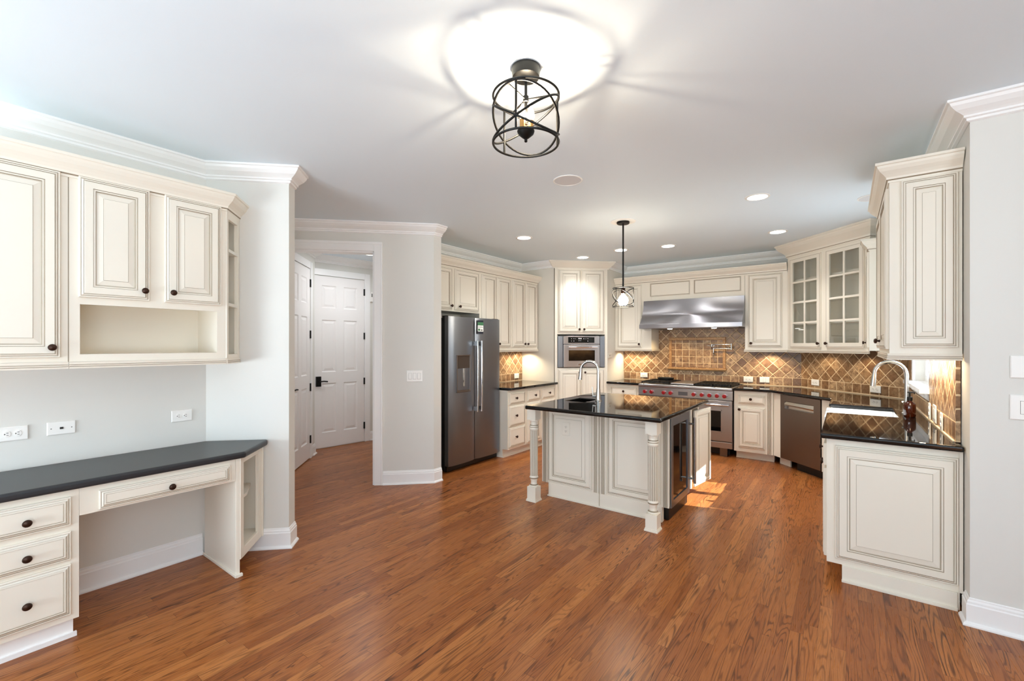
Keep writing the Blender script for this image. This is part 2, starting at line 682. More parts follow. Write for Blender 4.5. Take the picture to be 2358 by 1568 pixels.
# breakfast room behind the camera: tall windows
o = MB()
xs = [-3.74, -3.05, -1.45, -1.0, 0.6, 1.05, 2.65, 3.3]
for i in range(0, 8, 2):
    o.box(xs[i], xs[i + 1], -3.1, -2.98, 0, CH)
for i in range(1, 7, 2):
    o.box(xs[i], xs[i + 1], -3.1, -2.98, 0, 0.25).box(xs[i], xs[i + 1], -3.1, -2.98, 2.45, CH)
struct(o.build('wall_breakfast_room', WALLP))
o = MB()
o.box(3.18, 3.3, -2.98, -2.9, 0, CH).box(3.18, 3.3, -.4, 3.31, 0, CH)
o.box(3.18, 3.3, -2.9, -.4, 0, 0.25).box(3.18, 3.3, -2.9, -.4, 2.45, CH)
struct(o.build('wall_breakfast_side', WALLP))


def big_window(name, n, w):
    t = thing(name, None, None)
    struct(t)
    f = MB()
    f.box(0, w, 0, .09, 0, .06).box(0, w, 0, .09, 2.14, 2.2).box(0, .06, 0, .09, .06, 2.14).box(w - .06, w, 0, .09, .06, 2.14)
    f.box(w / 2 - .03, w / 2 + .03, 0, .09, .06, 2.14).box(.06, w - .06, .02, .07, 1.08, 1.12)
    f.build('window_frame', TRIM, t, bevel=.004)
    MB().box(.06, w - .06, .04, .046, .06, 2.14).build('window_pane', PANE, t)
    return t


for i in range(3):
    place(big_window('window_%d' % (i + 2), i, 1.6), xs[1 + 2 * i], -3.09, .25)
place(big_window('window_5', 4, 2.5), 3.29, -2.9, .25, 90)

# crown at the ceiling
CROWN = [(0, CH), (.098, CH), (.098, CH - .012), (.088, CH - .016), (.082, CH - .03), (.062, CH - .05), (.038, CH - .064), (.026, CH - .072),
         (.026, CH - .082), (.014, CH - .086), (.014, CH - .098), (0, CH - .104)]


def crown(name, path, side, m=TRIM):
    return struct(MB().sweep(CROWN, path, side).build(name, m))


crown('trim_1', [(-3.62, -2.98), (-3.62, 1.238), (-3.23, 1.628), (-3.318, 1.716)], -1)
crown('trim_2', [(-4.66, 2.17), (-3.514, 3.316), (-3.514, 3.424)], -1)
crown('trim_3', [(-4.13, 3.43), (-4.13, 5.771), (-3.522, 5.771)], -1)
crown('trim_4', [(-2.931, 6.372), (-2.931, 7.019), (-0.47, 7.019), (-0.47 + .06, 6.96)], -1)
crown('trim_5', [(0.519, 5.70), (0.519, 3.309), (3.18, 3.309)], -1)
crown('trim_6', [(-3.75, 1.25), (-5.74, 3.24), (hx, 3.241), (hx + _d[0] * 1.7, hy + _d[1] * 1.7)], -1)

# baseboards
BASE = [(0, 0), (.030, 0), (.030, .008), (.022, .018), (.016, .020), (.016, .108), (.012, .114), (.012, .124), (.006, .132), (.006, .138), (0, .142)]


def base(name, path, side):
    return struct(MB().sweep(BASE, path, side).build(name, TRIM))


base('baseboard_desk', [(-3.62, 0.50), (-3.62, 1.214)], -1)
base('baseboard_desk_diagonal', [(-3.618, 1.242), (-3.23, 1.628), (-3.318, 1.716)], -1)
base('baseboard_hall', [(-3.885, 2.945), (-3.514, 3.316), (-3.514, 3.424)], -1)
base('baseboard_switch', [(0.519, 3.40), (0.519, 3.309), (3.18, 3.309)], -1)
base('baseboard_hall_far', [(-5.645, 3.145), (-5.74, 3.24), (hx + .03, 3.24)], -1)
base('baseboard_hall_right', [(hx + _d[0] * .96, hy + _d[1] * .96), (hx + _d[0] * 1.7, hy + _d[1] * 1.7)], -1)

# casing of the opening into the hall
t = thing('trim_7', None, None, (-3.948, 2.882, 0), 45)
struct(t)
c = MB()
c.box(0.0, .085, -.018, .0, 0, 2.525).box(.068, .085, -.026, -.018, 0, 2.508)
c.build('casing_right', TRIM, t, bevel=.003)
c = MB()
c.box(-1.01, -.0005, -.018, 0, 2.44, 2.525).box(-1.01, .085, -.026, -.0185, 2.508, 2.535)
c.build('casing_head', TRIM, t, bevel=.003)
MB().box(-.015, 0, -.0, .12, 0, 2.44).box(-1.01, 0, 0, .12, 2.425, 2.44).build('jamb', TRIM, t)


def panel_door(name, w, h, lever_side, hinge_side, dark_box=False):
    """six panel interior door in its casing; local x along the wall, faces -y"""
    t = thing(name, None, None)
    struct(t)
    c = MB()
    for a, b in ((-.095, -.005), (w + .005, w + .095)):
        c.box(a, b, -.018, 0, 0, h + .1)
        c.box(a + .004, a + .02, -.026, -.018, 0, h + .1)
    c.box(-.095, w + .095, -.0185, 0, h + .01, h + .1)
    c.build('casing', TRIM, t, bevel=.003)
    s = MB()
    sw = .115
    mw = .11
    pw = (w - 2 * sw - mw) / 2
    rows = [(.22, .92), (1.08, 1.82), (1.99, h - .13)]
    y0, y1 = -.012, .0
    s.box(0, sw, y0, y1, .012, h).box(w - sw, w, y0, y1, .012, h).box(sw + pw, sw + pw + mw, y0, y1, .012, h)
    zs = [.012] + [q for r in rows for q in r] + [h]
    for i in range(0, len(zs), 2):
        for a in (sw, sw + pw + mw):
            s.box(a, a + pw, y0, y1, zs[i], zs[i + 1])
    for a in (sw, sw + pw + mw):
        for z0, z1 in rows:
            s.rings(a - .001, a + pw + .001, z0 - .001, z1 + .001,
                    [(0, .004, 0), (.0, -.011, 0), (.012, -.002, 0), (.022, -.002, 0), (.05, -.0095, 0)])
    s.build('door_slab', DOORP, t)
    hx_ = w if hinge_side > 0 else 0
    for z in (.25, .92, 1.60, 2.26):
        k = MB()
        k.cyl((hx_, -.02, z - .05), (hx_, -.02, z + .05), .009, 10)
        k.box(hx_ - .012, hx_ + .012, -.021, -.012, z - .05, z + .05)
        k.build('hinge', BLACKM, t)
    lx = .065 if lever_side < 0 else w - .065
    k = MB(Matrix.Translation((lx, -.012, .95)) @ Matrix.Rotation(R(90), 4, 'X'))
    if dark_box:
        k.box(-.034, .034, -.07, .07, 0, .022)
    else:
        k.lathe([(.032, 0), (.032, .008), (.02, .014)], 20)
    k.cyl((0, 0, 0), (0, 0, .055), .010)
    d = .115 * (1 if lever_side < 0 else -1)
    k.tube([(0, 0, .05), (d * .5, .003, .052), (d, -.004, .046)], .009)
    k.build('lever_handle', BLACKM, t, smooth=True)
    return t


place(panel_door('door_1', .80, 2.44, -1, 1), -4.985 + .004, 2.485 + .004, 0, 135)
place(panel_door('door_2', .762, 2.44, -1, 1, True), hx + _d[0] * .100 + .004, hy + _d[1] * .100, 0, 83.3)

# kitchen window above the sink
t = thing('window_1', None, None)
struct(t)
f = MB()
f.box(.498, .52, WY0 - .075, WY0, WZ0, WZ1 + .08).box(.498, .52, WY1, WY1 + .075, WZ0, WZ1 + .08).box(.498, .52, WY0, WY1, WZ1, WZ1 + .08)
f.build('window_casing', TRIM, t, bevel=.003)
f = MB()
f.box(.585, .63, WY0, WY1, WZ0, WZ0 + .06).box(.585, .63, WY0, WY1, WZ1 - .05, WZ1)
for a in (WY0, (WY0 + WY1) / 2 - .04, WY1 - .05):
    f.box(.585, .63, a, a + (.05 if a != (WY0 + WY1) / 2 - .04 else .08), WZ0 + .06, WZ1 - .05)
f.build('window_frame', TRIM, t, bevel=.004)
MB().box(.606, .610, WY0 + .05, WY1 - .05, WZ0 + .06, WZ1 - .05).build('window_pane', PANE, t)
MB().box(.44, .519, WY0 - .11, WY1 + .11, WZ0 - .028, WZ0 + .006).box(.519, .60, WY0 + .001, WY1 - .001, WZ0 + .0005, WZ0 + .006).box(.497, .52, WY0 - .09, WY1 + .09, WZ0 - .085, WZ0 - .028).build('window_sill', TRIM, t, bevel=.006)

# ------------------------------------------------------------------ cabinet joinery
# profile of a raised panel door: (inset, y from the carcass face, band material) 0 cream 1 glaze 2 light glaze
T = .021


def door_prof(small=False, s=1.0):
    if small:
        return [(0, -.0005, 0), (0, -.013, 0), (.003, -.0165, 0), (.007, -.0165, 0), (.0085, -.014, 1), (.012, -.0175, 0), (.016, -.0195, 0),
                (.0175, -.0165, 1), (.021, -.0195, 0), (.026, -.0195, 0), (.0275, -.0165, 1), (.030, -.0175, 0)]
    return [(0, -.0005, 0), (0, -.013, 0), (.003, -.0165, 0), (.008, -.0165, 0), (.0095, -.014, 1), (.013, -.0185, 0), (.018, -.0205, 0),
            (.0195, -.0175, 1), (.0225, -T, 0), (.056 * s, -T, 0), (.058 * s, -.017, 1), (.062 * s, -.0185, 0), (.066 * s, -.0185, 0), (.068 * s, -.013, 1),
            (.072 * s, -.0115, 2), (.098 * s, -.0165, 0), (.0995 * s, -.0185, 1), (.101 * s, -.0185, 0)]


def knob(parent, x, z, y=-T):
    k = MB(Matrix.Translation((x, y, z)) @ Matrix.Rotation(R(90), 4, 'X'))
    k.lathe([(.008, -.001), (.008, .003), (.0055, .006), (.0055, .014), (.0155, .018), (.0175, .023), (.015, .028), (.008, .031), (.0001, .032)], 16)
    return k.build('knob', BRONZE, parent, smooth=True)


CAB = [CREAM, GLAZE, GLAZE2]


def cab_door(parent, x0, x1, z0, z1, kn=None, kind='door', s=1.0):
    mb = MB()
    small = kind == 'drawer'
    mb.rings(x0, x1, z0, z1, door_prof(small, s))
    d = mb.build(kind, CAB, parent)
    if kn:
        knob(d, kn[0], kn[1], -.0185 if small else -T)
    return d


def flute_poly(w, d, n=4, dep=.006):
    """outline of a fluted pilaster, front at y=-d"""
    pts = [(0, 0), (0, -d)]
    side = [0, 0]
    m = .012
    g = (w - 2 * m) / n
    for i in range(n):
        a = m + i * g
        pts += [(a + g * .12, -d), (a + g * .3, -d + dep), (a + g * .62, -d + dep), (a + g * .8, -d)]
        side += [2, 1, 2, 0]
    pts += [(w, -d), (w, 0)]
    side += [0, 0]
    return pts, side


def pilaster(parent, x0, w, z0, z1, d=.012, n=4, y=0):
    pts, side = flute_poly(w, d, n)
    pts = [(p[0] + x0, p[1] + y) for p in pts]
    return MB().prism(pts, z0, z1, 0, side).build('fluted_pilaster', CAB, parent)


CORNICE = [(0, 0), (.006, 0), (.008, .012), (.014, .018), (.016, .03), (.028, .045), (.045, .062), (.056, .080), (.060, .092), (.068, .096), (.068, .11), (0, .11)]


def cornice(name, label, path, z, side=-1, sc=1.0, extra=None):
    prof = [(a * sc, z + b * sc) for a, b in CORNICE]
    mis = [0, 0, 1, 0, 0, 0, 0, 0, 0, 0, 0, 0]
    o = MB().sweep(prof, path, side, mis).build(name, CAB)
    return tag(o, label, 'cabinet moulding')


def rail(parent, path, z, h=.035, side=-1):
    """light rail under a wall cabinet"""
    prof = [(0, z), (.012, z), (.014, z + h * .25), (.009, z + h * .32), (.013, z + h * .55), (.008, z + h * .62), (.010, z + h), (0, z + h)]
    return MB().sweep(prof, path, side, [0, 0, 1, 0, 1, 0, 0, 0]).build('light_rail', CAB, parent)


def puck(parent, x, y, z, power=5.5, col=(1.0, .80, .54)):
    MB().lathe([(.03, z), (.033, z - .004), (.033, z - .012), (.0001, z - .012)], 20, c=(x, y, 0)).build('puck_light', [WHITEP], parent, smooth=True)
    lamp('SPOT', 'puck_glow', (x, y, z - .02), power, col, spot_size=R(150), spot_blend=.6, shadow_soft_size=.025, parent=parent)


# ------------------------------------------------------------------ desk wall
# tall cabinet cut by the photo's edge
t = thing('wall_cabinet', 'tall cream cabinet with one full-height raised panel door, above the desk drawers', 'cabinet', (-3.28, -.09, 0), 90)
MB().box(0, .578, 0, .338, 1.373, 2.40).build('carcass', CREAM, t)
cab_door(t, .04, .548, 1.397, 2.36, (.515, 1.449))
rail(t, [(0, 0), (.578, 0)], 1.337)
# two-door cabinet with the open cubby
t = thing('wall_cabinet', 'cream two-door cabinet with an open cubby below, above the black desk', 'cabinet', (-3.28, .49, 0), 90)
c = MB()
c.box(0, .744, 0, .338, 1.70, 2.40).box(0, .744, .325, .338, 1.373, 1.70)
c.box(0, .044, 0, .325, 1.373, 1.70).box(.694, .744, 0, .325, 1.373, 1.70).box(.044, .694, 0, .325, 1.373, 1.412)
c.box(.044, .694, 0, .02, 1.68, 1.70)
c.build('carcass', CREAM, t)
MB().box(-.0015, .0015, -.0006, .001, 1.373, 2.38).build('seam', GLAZE, t)
cab_door(t, .037, .340, 1.718, 2.362, (.313, 1.774))
cab_door(t, .412, .715, 1.718, 2.362, (.449, 1.776))
rail(t, [(0.001, 0), (.744, 0)], 1.337)
# open angled end shelf
A = (-3.28, 1.2365)
B = (-3.465, 1.388)
C = (-3.612, 1.2415)
t = thing('corner_shelf', 'narrow angled open shelf unit ending the cabinets above the desk', 'shelf')
ab = Vector((B[0] - A[0], B[1] - A[1]))
L = ab.length
ang = math.atan2(ab.y, ab.x)
M = Matrix.Translation((A[0], A[1], 0)) @ Matrix.Rotation(ang, 4, 'Z')
c = MB()
for z0, z1 in ((1.373, 1.395), (2.34, 2.40)):
    c.prism([A, B, C], z0, z1)
c.prism([A, (A[0] - .004, A[1] + .006), (C[0], C[1] + .006), C], 1.395, 2.34)
c.prism([C, B, (B[0] - .005, B[1] - .005), (C[0] + .004, C[1] - .002)], 1.395, 2.34)
fr = MB(M)
fr.box(0, .028, -.006, .016, 1.373, 2.40).box(L - .04, L, -.006, .016, 1.373, 2.40).box(.028, L - .04, -.006, .016, 2.30, 2.40).box(.028, L - .04, -.006, .016, 1.373, 1.40)
c.build('carcass', CREAM_IN, t)
fr.build('face_frame', CREAM, t, bevel=.003)
for z in (1.732, 2.092):
    MB().prism([(A[0] - .012, A[1] + .022), (B[0] + .03, B[1] - .018), (C[0] + .012, C[1] + .012)], z - .01, z + .01).build('shelf', CREAM_IN, t)
rail(t, [A, B], 1.337, side=1 if False else -1)
cornice('cabinet_cornice', 'cream cornice along the top of the cabinets above the desk', [(-3.28, -.09), (-3.28, 1.2365), (-3.465, 1.388)], 2.345)

# desk drawers
t = thing('desk_pedestal', 'cream three-drawer pedestal with bronze knobs, under the left end of the black desktop', 'drawers', (-3.08, .13, 0), 90)
c = MB()
c.box(0, .368, 0, .53, .10, .744)
c.build('carcass', CREAM, t)
MB().box(0, .352, .035, .5, 0, .10).box(0, .364, .022, .036, 0, .022).build('toe_kick', TRIM, t)
for z0, z1, zk in ((.572, .712, .633), (.402, .541, .467), (.132, .379, .247)):
    cab_door(t, .030, .338, z0, z1, (.187, zk), 'drawer')
# apron with pencil drawer
t = thing('desk_apron', 'cream apron with one wide pencil drawer over the kneehole', 'drawer', (-3.08, .499, 0), 90)
MB().box(0, .716, 0, .40, .606, .744).build('apron', CREAM, t)
cab_door(t, .072, .683, .618, .715, (.377, .662), 'drawer')
# angled open shelf under the desk end
A = (-3.08, 1.242)
B = (-3.35, 1.495)
C = (-3.612, 1.2435)
t = thing('desk_end_shelf', 'cream angled open shelf unit under the right end of the black desktop', 'shelf')
p = MB()
p.box(-3.585, -3.08, 1.2165, 1.2415, 0, .744).box(-3.585, -3.06, 1.206, 1.2165, 0, .018).box(-3.08, -3.06, 1.2165, 1.2515, 0, .018)
p.build('side_panel', CREAM, t, bevel=.003)
ab = Vector((B[0] - A[0], B[1] - A[1]))
L = ab.length
M = Matrix.Translation((A[0], A[1], 0)) @ Matrix.Rotation(math.atan2(ab.y, ab.x), 4, 'Z')
c = MB()
c.prism([A, B, C], .10, .155).prism([A, B, C], .72, .744)
c.prism([C, B, (B[0] - .005, B[1] - .006), (C[0] + .004, C[1] - .001)], .155, .72)
c.build('carcass', CREAM_IN, t)
fr = MB(M)
fr.box(0, .045, -.004, .016, .10, .744).box(L - .075, L - .02, -.004, .016, .10, .744).box(L - .02, L, -.012, .016, .10, .744)
fr.box(.045, L - .075, -.004, .016, .705, .744).box(.045, L - .075, -.004, .016, .10, .16)
fr.build('face_frame', CREAM, t, bevel=.003)
MB().prism([(A[0] - .03, A[1] + .003), (A[0] - .12, A[1] + .09), (B[0] - .04, B[1] - .06), (C[0] + .02, C[1] + .006)], .462, .482).build('shelf', CREAM_IN, t)
o = MB().prism([(-3.617, .08), (-3.617, 1.236), (-3.328, 1.525), (-3.305, 1.512), (-3.05, 1.262), (-3.05, .08)], .746, .786).build('desktop', DESKTOP, bevel=.013, seg=4)
tag(o, 'charcoal black desktop with a clipped corner along the left wall', 'desktop')

# ------------------------------------------------------------------ wall plates


def plate(name, label, cat, x, y, z, deg, w, h, parts, color=WHITEP, group=None):
    t = thing(name, label, cat, (x, y, z), deg, group)
    MB().rings(-w / 2, w / 2, -h / 2, h / 2, [(0, -.0008, 0), (0, -.004, 0), (.004, -.007, 0)]).build('cover_plate', color, t)
    for kind, px, pz in parts:
        if kind in ('outlet', 'outletv'):
            for dz in (-.02, .02):
                r = MB(Matrix.Translation((px, -.007, pz)) @ (Matrix.Rotation(R(90), 4, 'Y') if kind == 'outlet' else Matrix.Identity(4)))
                k = [(.0165 * math.cos(a * math.pi / 8), .0145 * math.sin(a * math.pi / 8)) for a in range(16)]
                vs = [(q[0], -.0002, dz + q[1]) for q in k] + [(q[0] * .95, -.003, dz + q[1] * .95) for q in k]
                r.add(vs, [tuple(range(16, 32))] + [(i, (i + 1) % 16, 16 + (i + 1) % 16, 16 + i) for i in range(16)])
                r.box(-.0075, -.0050, -.0036, -.0028, dz - .002, dz + .006, 1).box(.005, .0075, -.0036, -.0028, dz - .002, dz + .006, 1)
                r.tube([(0, -.0036, dz - .008), (0, -.0028, dz - .008)], .0028, 8, mi=1)
                r.build('receptacle', [color, SLOT], t)
        elif kind == 'rocker':
            MB().rings(px - .0165, px + .0165, pz - .033, pz + .033, [(0, -.0065, 0), (0, -.0085, 0), (.0015, -.0095, 1), (.003, -.0095, 0), (.005, -.010, 0)]).build('rocker_switch', [color, GREYINK], t)
        elif kind == 'jack':
            MB().box(px - .007, px + .007, -.010, -.0065, pz - .006, pz + .006).build('jack_socket', SLOT, t)
        elif kind == 'screw':
            MB(Matrix.Translation((px, -.0065, pz)) @ Matrix.Rotation(R(90), 4, 'X')).lathe([(.003, 0), (.003, .0012), (.0001, .0015)], 10).build('screw', GREYINK, t)
    return t


plate('wall_outlet', 'white duplex outlet above the desk near the wall corner', 'outlet', -3.618, 1.093, .982, 90, .118, .076, [('outlet', 0, 0)])
plate('phone_jack', 'white blank plate with a single phone jack above the desk', 'wall plate', -3.618, .511, .985, 90, .118, .074, [('jack', 0, 0), ('screw', -.042, 0), ('screw', .042, 0)])
plate('wall_outlet', 'white duplex outlet above the drawer pedestal at the picture edge', 'outlet', -3.618, .322, .982, 90, .118, .078, [('outlet', 0, 0)])
plate('light_switch', 'white three-gang rocker switch beside the hall opening', 'switch', -3.653 - .002, 3.157 + .0175, 1.134, 45, .165, .118, [('rocker', -.046, 0), ('rocker', 0, 0), ('rocker', .046, 0)])
plate('blank_plate', 'white blank cover plate high on the grey wall by the right edge', 'wall plate', .735, 3.308, 1.352, 0, .145, .112, [('screw', -.023, .045), ('screw', -.023, -.045)])
plate('light_switch', 'white wide rocker switch on the grey wall by the right edge', 'switch', .735, 3.308, 1.150, 0, .148, .125, [('rocker', -.023, 0), ('rocker', .023, 0), ('screw', -.023, .048), ('screw', -.023, -.048)])
BT = .028
plate('wall_outlet', 'white outlet on the tile beside the refrigerator counter', 'outlet', -4.13 + BT, 5.61, .985, 90, .118, .075, [('outlet', 0, 0)])
plate('wall_outlet', 'white outlet on the tile left of the range', 'outlet', -2.586, 7.02 - BT, .985, 0, .118, .072, [('outlet', 0, 0)])
plate('wall_outlet', 'white outlet on the tile just right of the range', 'outlet', -1.095, 7.02 - BT, .985, 0, .118, .075, [('outlet', 0, 0)])
plate('light_switch', 'white switch plate second right of the range', 'switch', -.895, 7.02 - BT, .985, 0, .118, .075, [('rocker', 0, 0)])
plate('wall_outlet', 'white outlet on the diagonal tile wall above the dishwasher', 'outlet', -.307 - .003, 6.857 - .035, .990, -45, .118, .075, [('outlet', 0, 0)])
plate('wall_outlet', 'white outlet on the diagonal tile wall behind the sink faucet', 'outlet', .257 + .001, 6.293 - .039, .984, -45, .122, .078, [('outlet', 0, 0)])
plate('wall_outlet', 'white outlet on the window wall tile, farthest from the camera of three', 'outlet', .52 - BT, 4.44, .98, -90, .075, .118, [('outletv', 0, 0)])
plate('light_switch', 'white double switch on the window wall tile, middle of three plates', 'switch', .52 - BT, 4.20, .99, -90, .118, .12, [('rocker', -.023, 0), ('rocker', .023, 0)])
plate('wall_outlet', 'white outlet on the window wall tile, nearest the camera of three', 'outlet', .52 - BT, 3.93, .97, -90, .075, .118, [('outletv', 0, 0)])
plate('phone_jack', 'pale jack plate on the cream wall right of the oven tower', 'wall plate', -2.93, 6.46, 1.30, 90, .115, .072, [('jack', -.02, 0), ('screw', .03, 0)], CREAM)
# keypad in the hall
t = thing('alarm_keypad', 'small white alarm box high on the far hall wall', 'alarm', (hx + _d[0] * .995, hy + _d[1] * .995, 2.20), 83.3)
MB().box(-.034, .034, -.03, -.001, -.075, .075).build('case', WHITEP, t, bevel=.005)
MB().box(-.022, .022, -.032, -.030, .0, .05).build('lens', GREYINK, t)

# ------------------------------------------------------------------ refrigerator wall
t = thing('refrigerator', 'stainless side-by-side refrigerator with an ice dispenser', 'refrigerator', (-3.60, 3.632, 0), 90)
FW = .935
MB().box(.004, FW - .004, .075, .515, .02, 1.775).build('cabinet_body', DARK, t, bevel=.004)
MB().box(.012, FW - .012, .05, .075, .012, .075).build('kick_grille', DARK, t)
for hxa in (.01, FW - .10):
    MB().box(hxa, hxa + .09, .03, .12, 1.775, 1.80).build('hinge_cover', DARK, t)


def bowed(x0, x1, z0, z1, bow, y1=.07, n=10, mi=0):
    mb = MB()
    pts = []
    for i in range(n + 1):
        s = i / n
        e = 1 - (2 * s - 1) ** 2
        r = .012 if 0 < i < n else .022
        pts.append((x0 + (x1 - x0) * s, r - .012 + .004 - bow * e))
    poly = pts + [(x1, y1), (x0, y1)]
    mb.prism(poly, z0, z1, mi)
    return mb


SP = .445
d1 = bowed(0, SP, .08, 1.792, .016).build('freezer_door', STEELV, t, smooth=True)
cut(d1, MB().box(.118, .33, -.08, .03, .925, 1.335))
d2 = bowed(SP + .008, FW, .08, 1.792, .018).build('refrigerator_door', STEELV, t, smooth=True)
f = MB()
f.box(.106, .118, -.022, .0, .912, 1.347).box(.33, .342, -.022, .0, .912, 1.347).box(.118, .33, -.022, 0, 1.335, 1.347).box(.118, .33, -.024, 0, .912, .925)
fo = f.build('dispenser_frame', STEELD, d1, bevel=.004)
MB().box(.118, .33, .02, .03, .925, 1.335).build('dispenser_recess', mat('dark bronze plastic', (62, 54, 50), .3), d1)
MB().box(.118, .33, -.012, .02, 1.19, 1.335).build('dispenser_panel', mat('dark dispenser panel', (70, 60, 54), .25), d1)
MB(Matrix.Translation((.235, .012, .98))).lathe([(.028, 0), (.032, .21)], 20).build('dispenser_paddle', CHROME, d1, smooth=True)
MB().box(.125, .325, -.018, .02, .925, .94).build('drip_tray', STEELD, d1)
for par, hxp in ((d1, SP - .032), (d2, SP + .040)):
    h = MB()
    h.tube([(hxp, -.066, .665), (hxp, -.072, .9), (hxp, -.072, 1.28), (hxp, -.066, 1.515)], .0125, 14)
    for z in (.70, 1.48):
        h.box(hxp - .012, hxp + .012, -.066, -.010, z - .025, z + .025)
    h.build('handle', NICKEL if par is d1 else CHROME, par, smooth=True)
# sticker on the right door
s = thing('energy_sticker', 'green and white sticker at the top of the refrigerator right door', 'sticker', (-3.60, 3.632, 0), 90)
k = MB()
x0, x1 = SP + .03, SP + .135
k.box(x0, x1, -.0135, -.0125, 1.60, 1.765, 0)
k.box(x0, x1, -.0142, -.0135, 1.742, 1.765, 2).box(x0, x1, -.0142, -.0135, 1.703, 1.742, 1).box(x0, x1, -.0142, -.0135, 1.60, 1.628, 2)
for i in range(4):
    k.box(x0 + .012 + .024 * i, x0 + .022 + .024 * i, -.0142, -.0135, 1.675, 1.69, 3)
k.box(x0 + .008, x0 + .045, -.0142, -.0135, 1.637, 1.662, 1).box(x0 + .058, x0 + .09, -.0142, -.0135, 1.637, 1.655, 3)
s2 = k.build('printed_label', [WHITEP, GREEN, NAVY, GREYINK], s)

t = thing('wall_cabinet', 'cream short two-door cabinet over the refrigerator', 'cabinet', (-3.80, 3.43, 0), 90)
MB().box(0, .952, 0, .328, 1.868, 2.405).build('carcass', CREAM, t)
cab_door(t, .035, .446, 1.89, 2.385, (.416, 1.933), s=.82)
cab_door(t, .490, .930, 1.89, 2.385, (.559, 1.933), s=.9)
t = thing('wall_cabinet', 'cream tall two-door cabinet beside the refrigerator, partly behind it', 'cabinet', (-3.80, 4.383, 0), 90)
MB().box(0, .682, 0, .328, 1.40, 2.405).build('carcass', CREAM, t)
cab_door(t, .036, .337, 1.436, 2.385, (.307, 1.479), s=.8)
cab_door(t, .350, .658, 1.436, 2.385, (.380, 1.479), s=.8)
rail(t, [(0, 0), (.682, 0)], 1.368)
puck(t, .34, .16, 1.399)
t = thing('wall_cabinet', 'cream tall two-door cabinet at the corner beside the oven tower', 'cabinet', (-3.80, 5.066, 0), 90)
MB().box(0, .672, 0, .328, 1.40, 2.405).build('carcass', CREAM, t)
cab_door(t, .026, .322, 1.436, 2.385, (.300, 1.479), s=.8)
cab_door(t, .345, .640, 1.436, 2.385, (.378, 1.479), s=.8)
rail(t, [(0, 0), (.672, 0), (.672, .3)], 1.368)
puck(t, .30, .16, 1.399, 5)
puck(t, .55, .17, 1.399, 10)
cornice('cabinet_cornice', 'cream cornice above the refrigerator-side wall cabinets', [(-3.80, 3.432), (-3.80, 5.739), (-4.12, 5.739)], 2.395)

t = thing('base_cabinet', 'cream three-drawer base cabinet right of the refrigerator', 'drawers', (-3.49, 4.582, 0), 90)
MB().box(0, .395, 0, .63, .11, .874).build('carcass', CREAM, t)
MB().box(0, .395, .085, .6, 0, .11).box(0, .395, .07, .085, 0, .02).build('toe_kick', CREAM, t)
for z0, z1, zk in ((.690, .845, .768), (.405, .668, .540), (.135, .385, .262)):
    cab_door(t, .022, .372, z0, z1, (.155, zk), 'drawer')
t = thing('base_cabinet', 'cream base cabinet with two small drawers at the left counter corner', 'cabinet', (-3.49, 4.979, 0), 90)
MB().box(0, .785, 0, .63, .11, .874).build('carcass', CREAM, t)
MB().box(0, .785, .085, .6, 0, .11).box(0, .785, .07, .085, 0, .02).build('toe_kick', CREAM, t)
cab_door(t, .03, .352, .695, .845, (.205, .768), 'drawer')
cab_door(t, .402, .745, .695, .845, (.575, .770), 'drawer')
cab_door(t, .03, .352, .135, .672, (.318, .62), s=.8)
cab_door(t, .402, .745, .135, .672, (.436, .62), s=.8)
o = MB().prism([(-4.10, 4.582), (-3.445, 4.582), (-3.445, 5.769), (-4.10, 5.769)], .876, .91).build('countertop', GRANITE, bevel=.010, seg=3)
tag(o, 'black granite countertop beside the refrigerator', 'countertop')

# ------------------------------------------------------------------ oven tower
t = thing('oven_tower', 'tall cream corner oven tower with doors above and below', 'cabinet', (-3.515, 5.785, 0), 45)
TW = .825
c = MB()
c.box(0, TW, 0, .5, 1.625, 2.63).box(0, TW, 0, .5, 0.10, 1.118).box(0, .04, 0, .5, 1.118, 1.625).box(TW - .04, TW, 0, .5, 1.118, 1.625).box(.04, TW - .04, .45, .5, 1.118, 1.625)
c.box(0.0, TW, .05, .5, 0, .10)
c.build('carcass', CREAM, t)
for a in (0, TW - .03):
    MB().box(a, a + .03, -.006, 0, .10, 2.625).build('corner_stile', CREAM, t, bevel=.003)
cab_door(t, .055, .405, 1.655, 2.605, (.375, 1.702))
cab_door(t, .415, .770, 1.655, 2.605, (.448, 1.702))
cab_door(t, .055, .405, .14, 1.095, (.375, 1.045))
cab_door(t, .415, .770, .14, 1.095, (.462, 1.050))
prof = [(0, 2.62), (.010, 2.62), (.012, 2.632), (.024, 2.640), (.050, 2.668), (.078, 2.70), (.086, 2.714), (.092, 2.716), (.092, CH - .001), (0, CH - .001)]
MB().sweep(prof, [(-.012, .08), (-.012, 0), (TW + .012, 0), (TW + .012, .08)], -1).build('cornice', CREAM, t)

